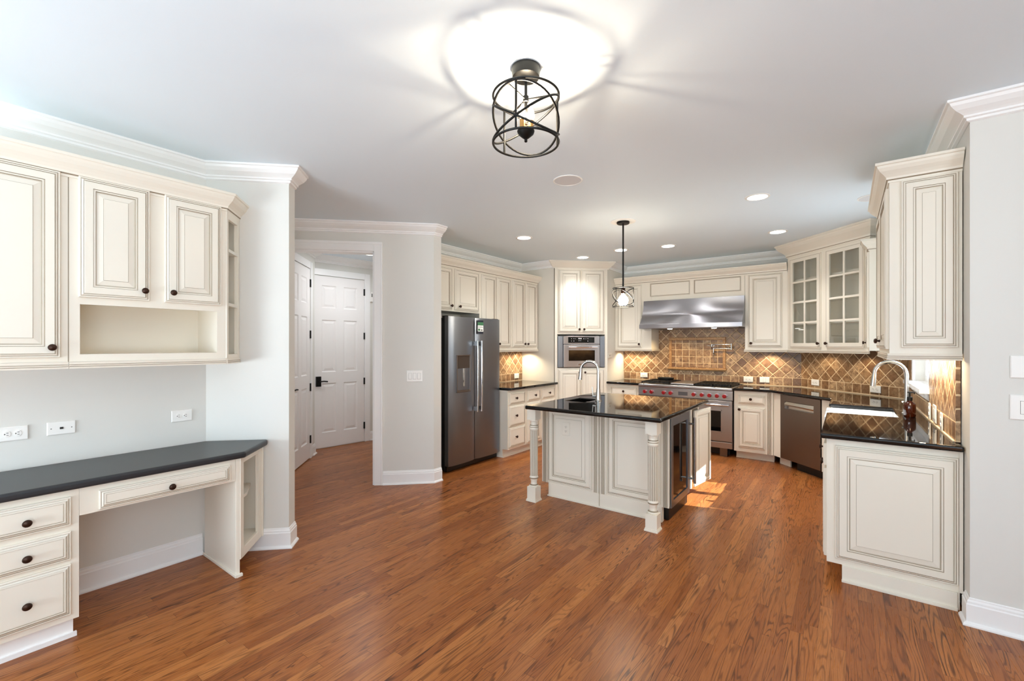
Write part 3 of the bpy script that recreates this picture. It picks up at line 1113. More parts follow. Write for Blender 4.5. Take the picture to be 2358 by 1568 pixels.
t = thing('wall_oven', 'built-in stainless microwave oven with a dark window, in the corner tower', 'oven', (-3.515, 5.785, 0), 45)
x0, x1 = .046, TW - .046
z0, z1 = 1.128, 1.60
MB().box(x0, x1, .0, .40, z0 + .01, z1 - .01).build('oven_body', DARK, t)
for a, b in ((x0, x0 + .075), (x1 - .072, x1)):
    MB().box(a, b, -.012, -.001, z0, z1).build('side_trim', STEELV, t, bevel=.002)
a, b = x0 + .083, x1 - .080
MB().box(a, b, -.016, -.001, 1.478, z1).build('control_panel', STEEL, t, bevel=.003)
cp = MB().box(a + .075, b - .085, -.0185, -.016, 1.497, 1.583).build('control_display', DGLASS, t)
k = MB()
for px, pz, w in ((.17, 1.56, .012), (.205, 1.56, .016), (.235, 1.56, .01), (.36, 1.56, .016), (.395, 1.56, .01), (.425, 1.56, .014), (.17, 1.525, .01), (.205, 1.525, .014), (.425, 1.525, .014), (.29, 1.53, .008), (.315, 1.53, .008)):
    k.box(a + px - .05, a + px - .05 + w, -.0192, -.0185, pz - .005, pz + .004)
k.box(a + .232, a + .285, -.0192, -.0185, 1.553, 1.570)
k.build('display_mark', LCD, cp)
dr = MB().box(a, b, -.026, -.001, z0, 1.470).build('door', STEEL, t, bevel=.004)
MB().box(a + .08, b - .082, -.0275, -.026, 1.225, 1.385).build('door_window', DGLASS, dr)
h = MB()
h.tube([(a + .068, -.066, 1.43), (b - .052, -.066, 1.43)], .0115, 14)
for px in (a + .09, b - .075):
    h.cyl((px, -.066, 1.43), (px, -.024, 1.43), .008)
h.build('handle', CHROME, dr, smooth=True)
k = MB()
k.rings((a + b) / 2 - .062, (a + b) / 2 + .062, 1.162, 1.188, [(0, -.026, 0), (0, -.029, 0), (.003, -.030, 0), (.006, -.029, 1)])
k.build('badge', [CHROME, SLATE], dr)

# ------------------------------------------------------------------ range wall
t = thing('wall_cabinet', 'cream single-door cabinet left of the range hood', 'cabinet', (-2.928, 6.66, 0))
MB().box(0, .578, 0, .332, 1.405, 2.41).build('carcass', CREAM, t)
cab_door(t, .042, .432, 1.432, 2.388, (.400, 1.478))
rail(t, [(0, 0), (.578, 0), (.578, .33)], 1.373)
puck(t, .34, .16, 1.404, 7)
puck(t, .12, .17, 1.404, 7)
t = thing('hood_valance', 'cream valance with two flat recessed panels above the range hood', 'cabinet panel', (-2.349, 6.66, 0))
MB().box(0, 1.263, .001, .332, 2.128, 2.41).build('carcass', CREAM, t)
fl = [(0, -.0004, 0), (0, -.0075, 0), (.004, -.0085, 0), (.008, -.004, 1), (.012, -.007, 0), (.016, -.002, 1)]
for a, b in ((-.02, .560), (.612, 1.222)):
    MB().rings(a, b, 2.19, 2.392, fl).build('recessed_panel', CAB, t)
t = thing('wall_cabinet', 'cream single-door cabinet right of the range hood', 'cabinet', (-1.082, 6.66, 0))
MB().box(0, .492, 0, .332, 1.405, 2.41).build('carcass', CREAM, t)
cab_door(t, .036, .430, 1.437, 2.393, (.075, 1.487))
rail(t, [(0, .33), (0, 0), (.492, 0)], 1.373)
puck(t, .25, .16, 1.404, 10)
cornice('cabinet_cornice', 'cream cornice across the cabinets above the range', [(-2.928, 6.66), (-.60, 6.66)], 2.398)

# hood
t = thing('range_hood', 'wide stainless range hood with a concave front', 'hood', (-2.455, 6.655, 0))
HW = 1.372
yt, yb = -.035, -.20
prof = []
for i in range(11):
    s = i / 10
    prof.append((yt + (yb - yt) * (s ** 2.1), 2.125 - (2.125 - 1.768) * s))
pr = prof + [(yb - .004, 1.768), (yb - .004, 1.765)]
sh = MB()
pts = [(-.001, 2.125)] + prof + [(-.001, 1.768)]
n = len(pts)
vs = [(0, p[0], p[1]) for p in pts] + [(HW, p[0], p[1]) for p in pts]
sh.add(vs, [tuple(range(n)), tuple(range(2 * n - 1, n - 1, -1))] + [(i, (i + 1) % n, n + (i + 1) % n, n + i) for i in range(n)])
sh.build('canopy', HOODS, t, smooth=True)
MB().box(-.006, HW + .004, yb - .006, -.001, 1.705, 1.767).build('front_lip', HOODS, t, bevel=.004)
MB().box(.112, HW - .012, .002, .33, 1.705, 2.12).build('hood_body', STEEL, t)
MB().box(.15, HW - .05, -.15, .28, 1.700, 1.706).build('baffle_filter', STEELD, t)
for px in (.40, 1.0):
    MB().lathe([(.035, 1.7), (.03, 1.694), (.0001, 1.694)], 18, c=(px, -.06, 0)).build('hood_lamp', LED, t)
    lamp('SPOT', 'hood_glow', (px, -.03, 1.685), 9, (1.0, .72, .36), spot_size=R(140), spot_blend=.7, shadow_soft_size=.03, parent=t)

# backsplash panels, local x along the wall, face at y=0


def splash(name, label, x, y, deg, boxes, m=TILE):
    mb = MB()
    for x0, x1, z0, z1 in boxes:
        mb.box(x0, x1, 0, .02, z0, z1)
    o = mb.build(name, m)
    place(o, x, y, 0, deg)
    return tag(o, label, 'backsplash')


splash('tile_backsplash', 'brown diamond tile backsplash on the refrigerator wall', -4.104, 4.60, 90, [(0, 1.165, .912, 1.40)])
splash('tile_backsplash', 'brown diamond tile backsplash behind the range', -2.925, 6.995, 0, [(0, 2.457, .912, 1.405), (.575, 1.84, 1.405, 1.70)])
splash('tile_backsplash', 'brown diamond tile backsplash on the diagonal corner wall', -.470, 6.987, -45, [(0.0, 1.368, .912, 1.405)])
sp = splash('tile_backsplash', 'travertine tile backsplash around the sink window', .496, 5.99, -90,
            [(0.02, .31, .912, 1.40), (.31, 1.45, .912, 1.035), (1.45, 2.47, .912, 1.40)])
for nm, lb, x, y, dg, l in (('caulk_strip', 'thin cream caulk line where the range-wall counter meets the tile', -1.15, 6.992, 0, .69),
                            ('caulk_strip', 'thin cream caulk line along the diagonal corner wall', -.458, 6.985, -45, 1.345),
                            ('caulk_strip', 'thin cream caulk line along the window wall counter', .494, 6.02, -90, 2.49)):
    k = MB().box(0, l, -.009, 0, .911, .919).build(nm, CAULK)
    place(k, x, y, 0, dg)
    tag(k, lb, 'caulk')

# framed niche panel of square tiles
t = thing('tile_niche', 'framed panel of square travertine tiles above the range', 'tile panel', (-2.188, 6.994, 0))
MB().box(.03, .775, -.004, -.0005, 1.135, 1.535).build('tile_field', TILESQ, t)
q = MB()
q.box(0, .805, -.022, -.0005, 1.535, 1.578).box(0, .04, -.016, -.0005, 1.125, 1.535).box(.765, .805, -.016, -.0005, 1.125, 1.535)
q.box(-.012, .817, -.045, -.0005, 1.095, 1.125).box(0, .805, -.028, -.0005, 1.080, 1.095)
q.build('stone_frame', TRAV, t, bevel=.006)

# pot filler
t = thing('pot_filler', 'folding brushed pot filler tap on the tile above the range', 'tap', (0, 0, 0))
k = MB()
Y = 6.93
k.lathe([(.03, 0), (.03, .006), (.012, .012)], 18) if False else None
k.M = Matrix.Translation((-1.56, 6.992, 1.455)) @ Matrix.Rotation(R(90), 4, 'X')
k.lathe([(.026, .002), (.026, .01), (.012, .014), (.012, .06)], 18)
k.M = Matrix.Identity(4)
k.build('wall_flange', NICKEL, t, smooth=True)
k = MB()
k.tube([(-1.56, Y, 1.440), (-1.56, Y, 1.475)], .011, 12)
k.cyl((-1.575, Y - .01, 1.452), (-1.62, Y - .01, 1.455), .006)
k.build('valve', NICKEL, t, smooth=True)
MB().cyl((-1.56, Y, 1.470), (-1.305, Y, 1.472), .0085).build('upper_arm', NICKEL, t, smooth=True)
MB().cyl((-1.300, Y, 1.395), (-1.300, Y, 1.485), .011).build('elbow_joint', NICKEL, t, smooth=True)
k = MB()
k.cyl((-1.305, Y, 1.410), (-1.535, Y, 1.415), .0085)
k.cyl((-1.535, Y, 1.42), (-1.535, Y, 1.352), .0095)
k.cyl((-1.545, Y, 1.350), (-1.50, Y - .015, 1.318), .008)
k.build('lower_arm', NICKEL, t, smooth=True)

# range
t = thing('range', 'wide stainless professional range with red knobs', 'range', (-2.422, 6.34, 0))
RW = 1.252
MB().box(.004, RW - .004, .03, .64, .11, .885).build('range_body', STEELD, t)
k = MB()
k.box(0, RW, -.03, .655, .866, .906)
k.build('cooktop_rail', STEEL, t, bevel=.012, seg=3)
MB().box(.03, RW - .03, .60, .65, .907, .93).build('back_trim', STEEL, t, bevel=.004)
cpn = MB().box(0, RW, -.015, .029, .742, .864).build('control_panel', STEEL, t, bevel=.003)
MB().box(.565, .69, -.017, -.015, .772, .822).build('display', SLATE, t)
for kx in (.100, .198, .372, .468, .775, .880, .975, 1.068, 1.158):
    k = MB(Matrix.Translation((kx, -.016, .797)) @ Matrix.Rotation(R(90), 4, 'X'))
    k.lathe([(.031, 0), (.031, .006)], 22, 1).lathe([(.027, .006), (.0275, .012), (.025, .040), (.020, .045), (.0001, .046)], 22, 0)
    k.box(-.004, .004, -.024, .024, .04, .049, 0)
    k.build('knob', [RED, CHROME], t, smooth=True)
for a, b, wa, wb in ((.012, .756, .20, .57), (.770, RW - .006, .93, 1.112)):
    d = MB().box(a, b, -.022, .028, .205, .735).build('oven_door', STEEL, t, bevel=.004)
    MB().box(wa, wb, -.0235, -.022, .335, .600).build('door_window', DGLASS, d)
    g = MB()
    zf0, zf1 = .323, .612
    g.box(wa - .012, wb + .012, -.026, -.022, zf0, zf0 + .012).box(wa - .012, wb + .012, -.026, -.022, zf1 - .012, zf1)
    g.box(wa - .012, wa, -.026, -.022, zf0, zf1).box(wb, wb + .012, -.026, -.022, zf0, zf1)
    g.build('window_frame', STEEL, d)
    h = MB()
    h.tube([(a + .03, -.068, .682), (b - .03, -.068, .682)], .0135, 16)
    for px in (a + .05, b - .05):
        h.box(px - .012, px + .012, -.068, -.020, .672, .692)
    h.build('handle', CHROME, d, smooth=True)
MB().box(.01, RW - .01, -.012, .028, .115, .192).build('kick_panel', STEEL, t, bevel=.003)
for px in (.09, RW - .12):
    for py in (.06, .55):
        MB().box(px - .045, px + .045, py - .02, py + .02, 0, .11).build('foot', STEELD, t)
MB().box(.06, RW - .06, .12, .14, .01, .11).build('toe_shadow_panel', DARK, t)
MB().box(.022, RW - .022, .015, .60, .906, .9095).build('cooktop', DARK, t)


def grate(x0, x1):
    k = MB()
    ya, yb_ = .03, .585
    za, zb = .925, .940
    for y in (ya, (ya + yb_) / 2 - .006, yb_ - .012):
        k.box(x0, x1, y, y + .012, za, zb)
    m = 6
    for i in range(m + 1):
        x = x0 + (x1 - x0 - .01) * i / m
        k.box(x, x + .010, ya, yb_, za, zb)
    for x in (x0, x1 - .012):
        for y in (ya, yb_ - .012):
            k.box(x, x + .012, y, y + .012, .909, za)
    return k.build('grate', IRON, t)


grate(.03, .43)
grate(.77, 1.0)
grate(1.005, 1.225)
MB().box(.445, .755, .03, .585, .909, .935).build('griddle_cover', STEEL, t, bevel=.008)
for px, py in ((.13, .18), (.13, .44), (.33, .18), (.33, .44), (.885, .18), (.885, .44), (1.115, .18), (1.115, .44)):
    MB().lathe([(.05, .909), (.05, .916), (.03, .917), (.03, .922), (.0001, .922)], 18, c=(px, py, 0)).build('burner', IRON, t, smooth=True)
s = thing('wok_ring', 'black cast iron ring resting at the back left of the range top', 'grate', (-2.19, 6.83, .941))
MB().lathe([(.085, 0), (.11, .0), (.12, .028), (.112, .03), (.10, .008), (.085, .008)], 26).build('ring', IRON, s, smooth=True)

t = thing('base_cabinet', 'cream narrow base cabinet left of the range', 'cabinet', (-2.925, 6.36, 0))
MB().box(0, .49, 0, .62, .10, .874).build('carcass', CREAM, t)
MB().box(0, .49, .085, .6, 0, .10).build('toe_kick', CREAM, t)
cab_door(t, .06, .46, .71, .838, (.27, .775), 'drawer')
cab_door(t, .06, .46, .15, .675, (.42, .62), s=.85)
o = MB().prism([(-2.925, 6.99), (-2.925, 6.315), (-2.428, 6.315), (-2.428, 6.99)], .876, .91).build('countertop', GRANITE, bevel=.010, seg=3)
tag(o, 'short black granite countertop left of the range', 'countertop')

t = thing('base_cabinet', 'cream single-door base cabinet right of the range', 'cabinet', (-1.16, 6.36, 0))
k = MB()
k.prism([(0, 0), (.443, 0), (.443, .6), (0, .6)], .10, .874)
k.build('carcass', CREAM, t)
MB().box(.01, .443, .10, .5, 0, .10).box(.01, .443, .085, .10, 0, .02).build('toe_kick', CREAM, t)
cab_door(t, .048, .352, .712, .828, (.195, .777), 'drawer')
cab_door(t, .048, .352, .155, .673, (.066, .640), s=.85)
pilaster(t, .365, .07, .10, .874, .010, 3)
t = thing('corner_filler', 'cream angled filler panel between the range cabinet and dishwasher', 'cabinet panel', (-.714, 6.359, 0), -45)
MB().box(0, .119, 0, .02, .10, .874).build('panel', CREAM, t)
MB().box(0.0, .17, .085, .10, 0, .10).build('toe_kick', CREAM, t)

t = thing('dishwasher', 'dark stainless dishwasher with a pocket handle', 'dishwasher', (-.628, 6.278, 0), -45)
DW = .588
k = MB()
k.box(.003, DW - .003, -.012, .02, .105, .705).box(.003, DW - .003, -.012, .02, .795, .868).box(.003, .07, -.012, .02, .705, .795).box(DW - .09, DW - .003, -.012, .02, .705, .795)
dd = k.build('door', STEELD, t)
k = MB()
k.add([(.07, .018, .705), (DW - .09, .018, .705), (DW - .09, .018, .795), (.07, .018, .795)], [(0, 1, 2, 3)])
k.add([(.07, -.012, .745), (DW - .09, -.012, .735), (DW - .09, -.016, .750), (.07, -.016, .760), (.07, .0, .795), (DW - .09, .0, .795)], [(0, 1, 2, 3), (3, 2, 5, 4)])
k.build('pocket_handle', NICKEL, dd)
MB().box(.0, DW, .021, .55, .105, .868).build('tub_body', DARK, t)
MB().box(.17, DW, .07, .10, .0, .10).build('kick_plate', DARK, t)
t = thing('corner_filler', 'cream angled filler strip between the dishwasher and the sink cabinet', 'cabinet panel', (-.2125, 5.8625, 0), -45)
MB().box(.006, .155, 0, .02, .10, .874).build('panel', CREAM, t)
MB().box(.006, .09, .085, .10, 0, .10).build('toe_kick', CREAM, t)

# ------------------------------------------------------------------ sink run along the window wall
t = thing('sink_cabinet', 'cream base cabinet under the white sink', 'cabinet', (-.098, 5.745, 0), -90)
k = MB()
k.box(0, .58, 0, .60, .10, .874).box(.58, 1.265, 0, .60, .10, .655)
k.box(0, 1.265, .085, .6, 0, .10)
k.build('carcass', CREAM, t)
cab_door(t, .16, .56, .15, .83, (.53, .5), s=.8)
cab_door(t, .59, .92, .15, .63, (.89, .58), s=.8)
cab_door(t, .93, 1.255, .15, .63, (.96, .58), s=.8)
t = thing('base_cabinet', 'cream end base cabinet with a large raised side panel, nearest the camera on the right', 'cabinet', (-.098, 4.478, 0), -90)
k = MB()
k.box(0, 1.030, 0, .612, .10, .876)
k.box(0, 1.030, .078, .60, 0, .10)
k.build('carcass', CREAM, t)
cab_door(t, .02, .505, .700, .838, (.26, .77), 'drawer')
cab_door(t, .515, 1.005, .700, .838, (.76, .77), 'drawer')
cab_door(t, .02, .505, .125, .680, (.475, .62), s=.85)
cab_door(t, .515, 1.005, .125, .680, (.545, .62), s=.85)
ME = Matrix.Translation((0, 1.030, 0))
k = MB(Matrix.Translation((1.0305, 0, 0)) @ Matrix.Rotation(R(90), 4, 'Z'))
k.rings(.044, .594, .137, .838, door_prof(False, 1.06))
k.build('end_panel', CAB, t)
k = MB()
k.box(1.0305, 1.042, .078, .59, 0, .098).box(1.042, 1.054, .076, .59, 0, .016)
k.build('end_toe_board', CREAM, t, bevel=.002)
MB().box(1.0305, 1.040, .597, .612, .10, .874).build('scribe_strip', CREAM, t)

o = MB().prism([(-1.165, 6.99), (-1.165, 6.315), (-.745, 6.315), (-.128, 5.698), (-.128, 3.40), (.516, 3.40), (.516, 6.0), (-.47, 6.988)], .878, .91).build('countertop', GRANITE)
cut(o, MB().prism([(-.2, 4.505), (.325, 4.505), (.325, 5.15), (-.2, 5.15)], .8, 1.0))
md = o.modifiers.new('bevel', 'BEVEL')
md.width = .011
md.segments = 3
md.limit_method = 'ANGLE'
md.angle_limit = R(40)
tag(o, 'long black granite countertop wrapping from the range to the window wall', 'countertop')
t = thing('kitchen_sink', 'white farmhouse sink set in the counter under the window', 'sink', (0, 0, 0))
k = MB()
k.box(-.125, .36, 4.482, 5.158, .66, .68)
k.box(-.145, -.115, 4.51, 5.145, .66, .874).box(.33, .36, 4.482, 5.158, .68, .876).box(-.115, .33, 4.482, 4.507, .68, .876).box(-.115, .33, 5.133, 5.158, .68, .876)
k.build('basin', PORC, t, bevel=.006)
MB().lathe([(.04, .681), (.04, .684), (.0001, .684)], 20, c=(.12, 4.83, 0)).build('drain', CHROME, t)


def gooseneck(t, p, d, top, r, reach, m, head_drop):
    """p foot, d horizontal unit direction of the spout"""
    x, y, z = p
    k = MB()
    k.lathe([(.032, 0), (.032, .006), (.026, .012), (.022, .06), (.018, .12)], 20, c=p)
    k.build('base', m, t, smooth=True)
    zc = top - reach / 2
    pts = [(x, y, z + .05), (x, y, zc)]
    rs = [.0165, .0145]
    for i in range(1, 15):
        a = math.pi * i / 15 * 1.08
        rr = reach / 2
        q = rr - rr * math.cos(a)
        pts.append((x + d[0] * q, y + d[1] * q, zc + rr * math.sin(a)))
        rs.append(.0135)
    k = MB()
    k.tube(pts, .0135, 14, rs=rs)
    k.build('spout', m, t, smooth=True)
    e = Vector(pts[-1])
    tn = (Vector(pts[-1]) - Vector(pts[-2])).normalized()
    k = MB()
    k.tube([e - tn * .005, e + tn * .02, e + tn * (head_drop * .7), e + tn * head_drop], .017, 14, rs=[.015, .0165, .0195, .0205])
    k.build('spray_head', m, t, smooth=True)


t = thing('kitchen_faucet', 'brushed gooseneck pull-down faucet at the white sink', 'faucet')
gooseneck(t, (.392, 4.80, .91), (-.998, -.05), 1.325, .2, .205, NICKEL, .10)
k = MB()
k.tube([(.392, 4.77, .985), (.385, 4.73, 1.0), (.36, 4.70, 1.012)], .007, 10)
k.build('lever', NICKEL, t, smooth=True)
t = thing('soap_bottle', 'amber glass soap bottle with a black pump beside the sink', 'bottle', (.394, 4.60, .911))
MB().lathe([(.034, 0), (.037, .006), (.037, .085), (.034, .10), (.016, .116), (.014, .118), (.014, .126)], 24).build('bottle_body', AMBER, t, smooth=True)
k = MB()
k.lathe([(.017, .124), (.017, .15), (.007, .153), (.007, .182)], 16)
k.box(-.013, .030, -.007, .007, .182, .191)
k.box(.023, .030, -.005, .005, .174, .182)
k.build('pump', BLACKM, t, smooth=True)

# right upper end cabinet
t = thing('wall_cabinet', 'tall cream end cabinet with a raised side panel, nearest the camera on the right', 'cabinet', (.206, 4.45, 0), -90)
MB().box(0, .99, 0, .308, 1.412, 2.43).build('carcass', CREAM, t)
cab_door(t, .02, .485, 1.437, 2.395, (.452, 1.49), s=.9)
cab_door(t, .497, .965, 1.437, 2.395, (.53, 1.49), s=.9)
k = MB(Matrix.Translation((.9905, 0, 0)) @ Matrix.Rotation(R(90), 4, 'Z'))
k.rings(.052, .290, 1.447, 2.418, door_prof(False, .92))
k.build('end_panel', CAB, t)
rail(t, [(0, 0), (.99, 0), (.99, .308)], 1.375, .037)
MB().box(.08, .94, .20, .235, 1.398, 1.411).build('light_strip', WHITEP, t)
_l = lamp('AREA', 'strip_glow', (.51, .2175, 1.394), 7.0, (1.0, .78, .50), shape='RECTANGLE', size=.84, size_y=.03, parent=t)
cornice('cabinet_cornice', 'cream cornice on top of the right end cabinet', [(.50, 4.45), (.206, 4.45), (.206, 3.46), (.514, 3.46)], 2.42, -1)

# narrow cabinet between the window and the glass cabinet
t = thing('wall_cabinet', 'narrow cream cabinet between the glass cabinet and the sink window', 'cabinet', (.185, 5.862, 0), -90)
MB().box(0, .165, 0, .32, 1.405, 2.41).build('carcass', CREAM, t)
cab_door(t, .01, .155, 1.437, 2.39, (.03, 1.487), s=.5)
cornice('cabinet_cornice', 'short cream cornice on the narrow cabinet by the sink window', [(.185, 5.86), (.185, 5.697), (.50, 5.697)], 2.40, -1)

# glass-door corner cabinet
t = thing('glass_cabinet', 'tall cream diagonal corner cabinet with two glass-paned doors', 'cabinet', (-.592, 6.652, 0), -45)
GW = 1.115
GZ0, GZ1 = 1.405, 2.58
k = MB()
k.box(0, .018, 0, .31, GZ0, GZ1).box(GW - .018, GW, 0, .31, GZ0, GZ1).box(.018, GW - .018, 0, .31, GZ0, GZ0 + .02).box(.018, GW - .018, 0, .31, GZ1 - .02, GZ1)
k.box(.018, GW - .018, .30, .31, GZ0 + .02, GZ1 - .02)
k.build('carcass', CREAM_IN, t)
k = MB()
k.box(0, .06, -.001, .018, GZ0, GZ1).box(GW - .06, GW, -.001, .018, GZ0, GZ1).box(.515, .60, -.001, .018, GZ0, GZ1)
k.box(.06, .515, -.001, .018, GZ0, 1.44).box(.60, GW - .06, -.001, .018, GZ0, 1.44).box(.06, .515, -.001, .018, 2.52, GZ1).box(.60, GW - .06, -.001, .018, 2.52, GZ1)
k.build('face_frame', CREAM, t)
for z in (1.715, 1.99, 2.26):
    MB().box(.02, GW - .02, .04, .298, z, z + .018).build('shelf', CREAM_IN, t)
for a, b, kx in ((.052, .520, .500), (.592, 1.062, .612)):
    z0, z1 = 1.437, 2.535
    k = MB()
    fr = .05
    for x0, x1, q0, q1 in ((a, a + fr, z0, z1), (b - fr, b, z0, z1), (a + fr, b - fr, z0, z0 + fr), (a + fr, b - fr, z1 - fr, z1)):
        k.box(x0, x1, -T, -.0012, q0, q1)
    for e in (a + .008, b - .012):
        k.box(e, e + .003, -T - .0006, -T + .001, z0 + .008, z1 - .008, 1)
    for e in (z0 + .008, z1 - .012):
        k.box(a + .008, b - .009, -T - .0006, -T + .001, e, e + .003, 1)
    mx = (a + b) / 2
    k.box(mx - .011, mx + .011, -.018, -.004, z0 + fr, z1 - fr)
    for i in range(1, 4):
        zz = z0 + fr + (z1 - z0 - 2 * fr) * i / 4
        k.box(a + fr, b - fr, -.0175, -.0045, zz - .011, zz + .011)
    d = k.build('glass_door', CAB, t)
    MB().box(a + fr - .004, b - fr + .004, -.0105, -.0085, z0 + fr - .004, z1 - fr + .004).build('glass_pane', PANE, d)
    knob(d, kx, 1.482)
rail(t, [(0, 0), (GW, 0)], 1.371)
prof = [(0, 2.56), (.008, 2.56), (.010, 2.575), (.016, 2.58), (.018, 2.60), (.040, 2.628), (.075, 2.665), (.092, 2.69), (.096, 2.706), (.104, 2.708), (.104, CH - .001), (0, CH - .001)]
MB().sweep(prof, [(-.002, .06), (-.002, 0), (GW + .002, 0), (GW + .002, .05)], -1, [0, 0, 1, 0, 0, 0, 0, 0, 0, 0, 0, 0]).build('cornice', CAB, t)
puck(t, .30, .16, 1.404, 3)
puck(t, .82, .16, 1.404, 3)

# ------------------------------------------------------------------ island
t = thing('kitchen_island', 'cream kitchen island base with two fluted corner posts', 'island', (-2.39, 3.70, 0))
IW, ID = 1.235, 1.07
k = MB()
k.box(0, IW - .015, 0, .05, .125, .874).box(0, .05, .05, ID, .125, .874)
k.box(.05, IW - .04, ID - .05, ID, .125, .874)
k.box(IW - .06, IW, .62, .66, .125, .874)
k.box(IW - .5, IW - .06, .62, .64, .125, .874)
k.box(.05, IW - .04, .05, ID - .05, .125, .15)
k.build('carcass', CREAM, t)
k = MB()
k.box(.072, IW - .06, -.004, .04, 0, .125).box(.066, IW - .06, -.016, -.004, 0, .014).box(.072, .09, .04, ID - .08, 0, .125)
k.build('toe_board', CREAM, t, bevel=.002)
MB().box(.6105, .6145, -.0125, .001, .0, .874).build('seam', GLAZE2, t)
for a in (.002, .545, .617, IW - .062):
    pilaster(t, a, .06, .127, .874, .008, 4)
k = MB()
k.rings(.068, .540, .145, .862, door_prof(False, 1.0))
k.build('raised_panel', CAB, t)
k = MB()
k.rings(.690, 1.160, .145, .862, door_prof(False, 1.0))
k.build('raised_panel', CAB, t)


def island_post(px, py):
    k = MB(Matrix.Translation((px, py, 0)))
    h = .046
    k.box(-.054, .054, -.054, .054, 0, .012).box(-.050, .050, -.050, .050, .012, .022)
    k.box(-h, h, -h, h, .022, .135)
    k.box(-h, h, -h, h, .762, .874)
    k.lathe([(.040, .135), (.044, .142), (.040, .150), (.030, .158), (.028, .178), (.034, .205), (.040, .212), (.042, .222), (.038, .232), (.036, .238)], 28,
            mis=[0, 0, 1, 0, 0, 0, 1, 0, 0])
    k.lathe([(.036, .664), (.040, .668), (.043, .678), (.040, .690), (.036, .692), (.043, .700), (.041, .708), (.033, .714), (.032, .728), (.037, .748), (.044, .752), (.044, .762)], 28,
            mis=[0, 0, 0, 1, 0, 0, 1, 0, 0, 0, 0])
    n = 16
    pts = []
    side = []
    for i in range(n):
        a0 = 2 * math.pi * i / n
        st = 2 * math.pi / n
        for f_, r_, s_ in ((0, .0365, 0), (.45, .0365, 2), (.6, .0315, 1), (.85, .0315, 2)):
            pts.append((r_ * math.cos(a0 + st * f_), r_ * math.sin(a0 + st * f_)))
            side.append(s_)
    k.prism(pts, .236, .666, 0, side)
    return k.build('post', CAB, t)


island_post(-2.355 + 2.39, 3.50 - 3.70)
island_post(-1.222 + 2.39, 3.50 - 3.70)
# door standing slightly ajar at the far end
k = MB(Matrix.Translation((IW + .001, .71, 0)) @ Matrix.Rotation(R(90 - 9), 4, 'Z'))
k.rings(0, .365, .127, .842, door_prof(False, .8))
dd = k.build('door', CAB, t)
k2 = MB(k.M)
k2.box(.16, .195, -.0195, -.0175, .50, .62)
k2.build('outlet_cover', CREAM, dd)
plate('wall_outlet', 'cream outlet on the left front panel of the island', 'outlet', -2.112, 3.70 - .018, .672, 0, .082, .125, [('outletv', 0, 0)], CREAM)

o = MB().prism([(-2.35, 3.34), (-1.107, 3.34), (-1.107, 4.80), (-2.35, 4.80)], .876, .91).build('countertop', GRANITE)
cut(o, MB().prism([(-2.235, 3.88), (-2.03, 3.88), (-2.03, 4.19), (-2.235, 4.19)], .8, 1.0))
md = o.modifiers.new('bevel', 'BEVEL')
md.width = .013
md.segments = 4
md.limit_method = 'ANGLE'
md.angle_limit = R(40)
tag(o, 'square black granite top of the kitchen island', 'countertop')
t = thing('prep_sink', 'small dark undermount sink in the island top', 'sink')
k = MB()
k.box(-2.255, -2.01, 3.86, 4.21, .70, .712).box(-2.255, -2.238, 3.86, 4.21, .712, .8745).box(-2.027, -2.01, 3.86, 4.21, .712, .8745)
k.box(-2.238, -2.027, 3.86, 3.877, .712, .8745).box(-2.238, -2.027, 4.193, 4.21, .712, .8745)
k.build('basin', mat('dark composite', (24, 24, 26), .25), t)
t = thing('prep_faucet', 'brushed gooseneck faucet on the black island top', 'faucet')
gooseneck(t, (-1.965, 4.06, .911), (-.97, -.25), 1.30, .2, .175, NICKEL, .095)
k = MB()
k.cyl((-1.985, 4.055, .955), (-2.02, 4.05, .955), .012)
k.cyl((-2.018, 4.05, .96), (-2.026, 4.05, 1.045), .0055)
k.build('lever', NICKEL, t, smooth=True)

t = thing('wine_cooler', 'under-counter wine cooler with a dark glass door in the island side', 'wine cooler', (-1.163, 3.765, 0), 90)
WWD = .53
MB().box(.004, WWD - .004, .035, .55, .155, .87).build('cooler_body', DARK, t)
MB().box(.0, WWD, .018, .30, .005, .10).build('kick_grille', DARK, t)
k = MB()
for a, b, c_, d_ in ((0, WWD, .105, .16), (0, WWD, .785, .868), (0, .05, .16, .785), (WWD - .055, WWD, .16, .785)):
    k.box(a, b, -.004, .034, c_, d_)
dr = k.build('door', STEELV, t)
MB().box(.05, WWD - .055, .004, .030, .16, .785).build('door_glass', DGLASS, dr)
h = MB()
h.tube([(WWD - .028, -.058, .20), (WWD - .028, -.058, .80)], .012, 14)
for z in (.24, .74):
    h.cyl((WWD - .028, -.058, z), (WWD - .028, -.004, z), .010)
h.build('handle', NICKEL, dr, smooth=True)

# ------------------------------------------------------------------ ceiling fixtures


def cage(k, r, z0, z1, tr, tilt, cnt=3, verts=3, ph=0.3):
    for z in (z0, z1):
        k.tube([(r * math.cos(a * math.pi / 24), r * math.sin(a * math.pi / 24), z) for a in range(48)], tr, 8, True)
    for i in range(verts):
        a = ph + 2 * math.pi * i / verts
        k.cyl((r * math.cos(a), r * math.sin(a), z0), (r * math.cos(a), r * math.sin(a), z1), tr, 8)
    for i in range(cnt):
        a0 = ph + 2 * math.pi * i / cnt
        k.tube([(r * math.cos(a * math.pi / 24), r * math.sin(a * math.pi / 24), (z0 + z1) / 2 + tilt * math.cos(a * math.pi / 24 - a0)) for a in range(48)], tr, 8, True)


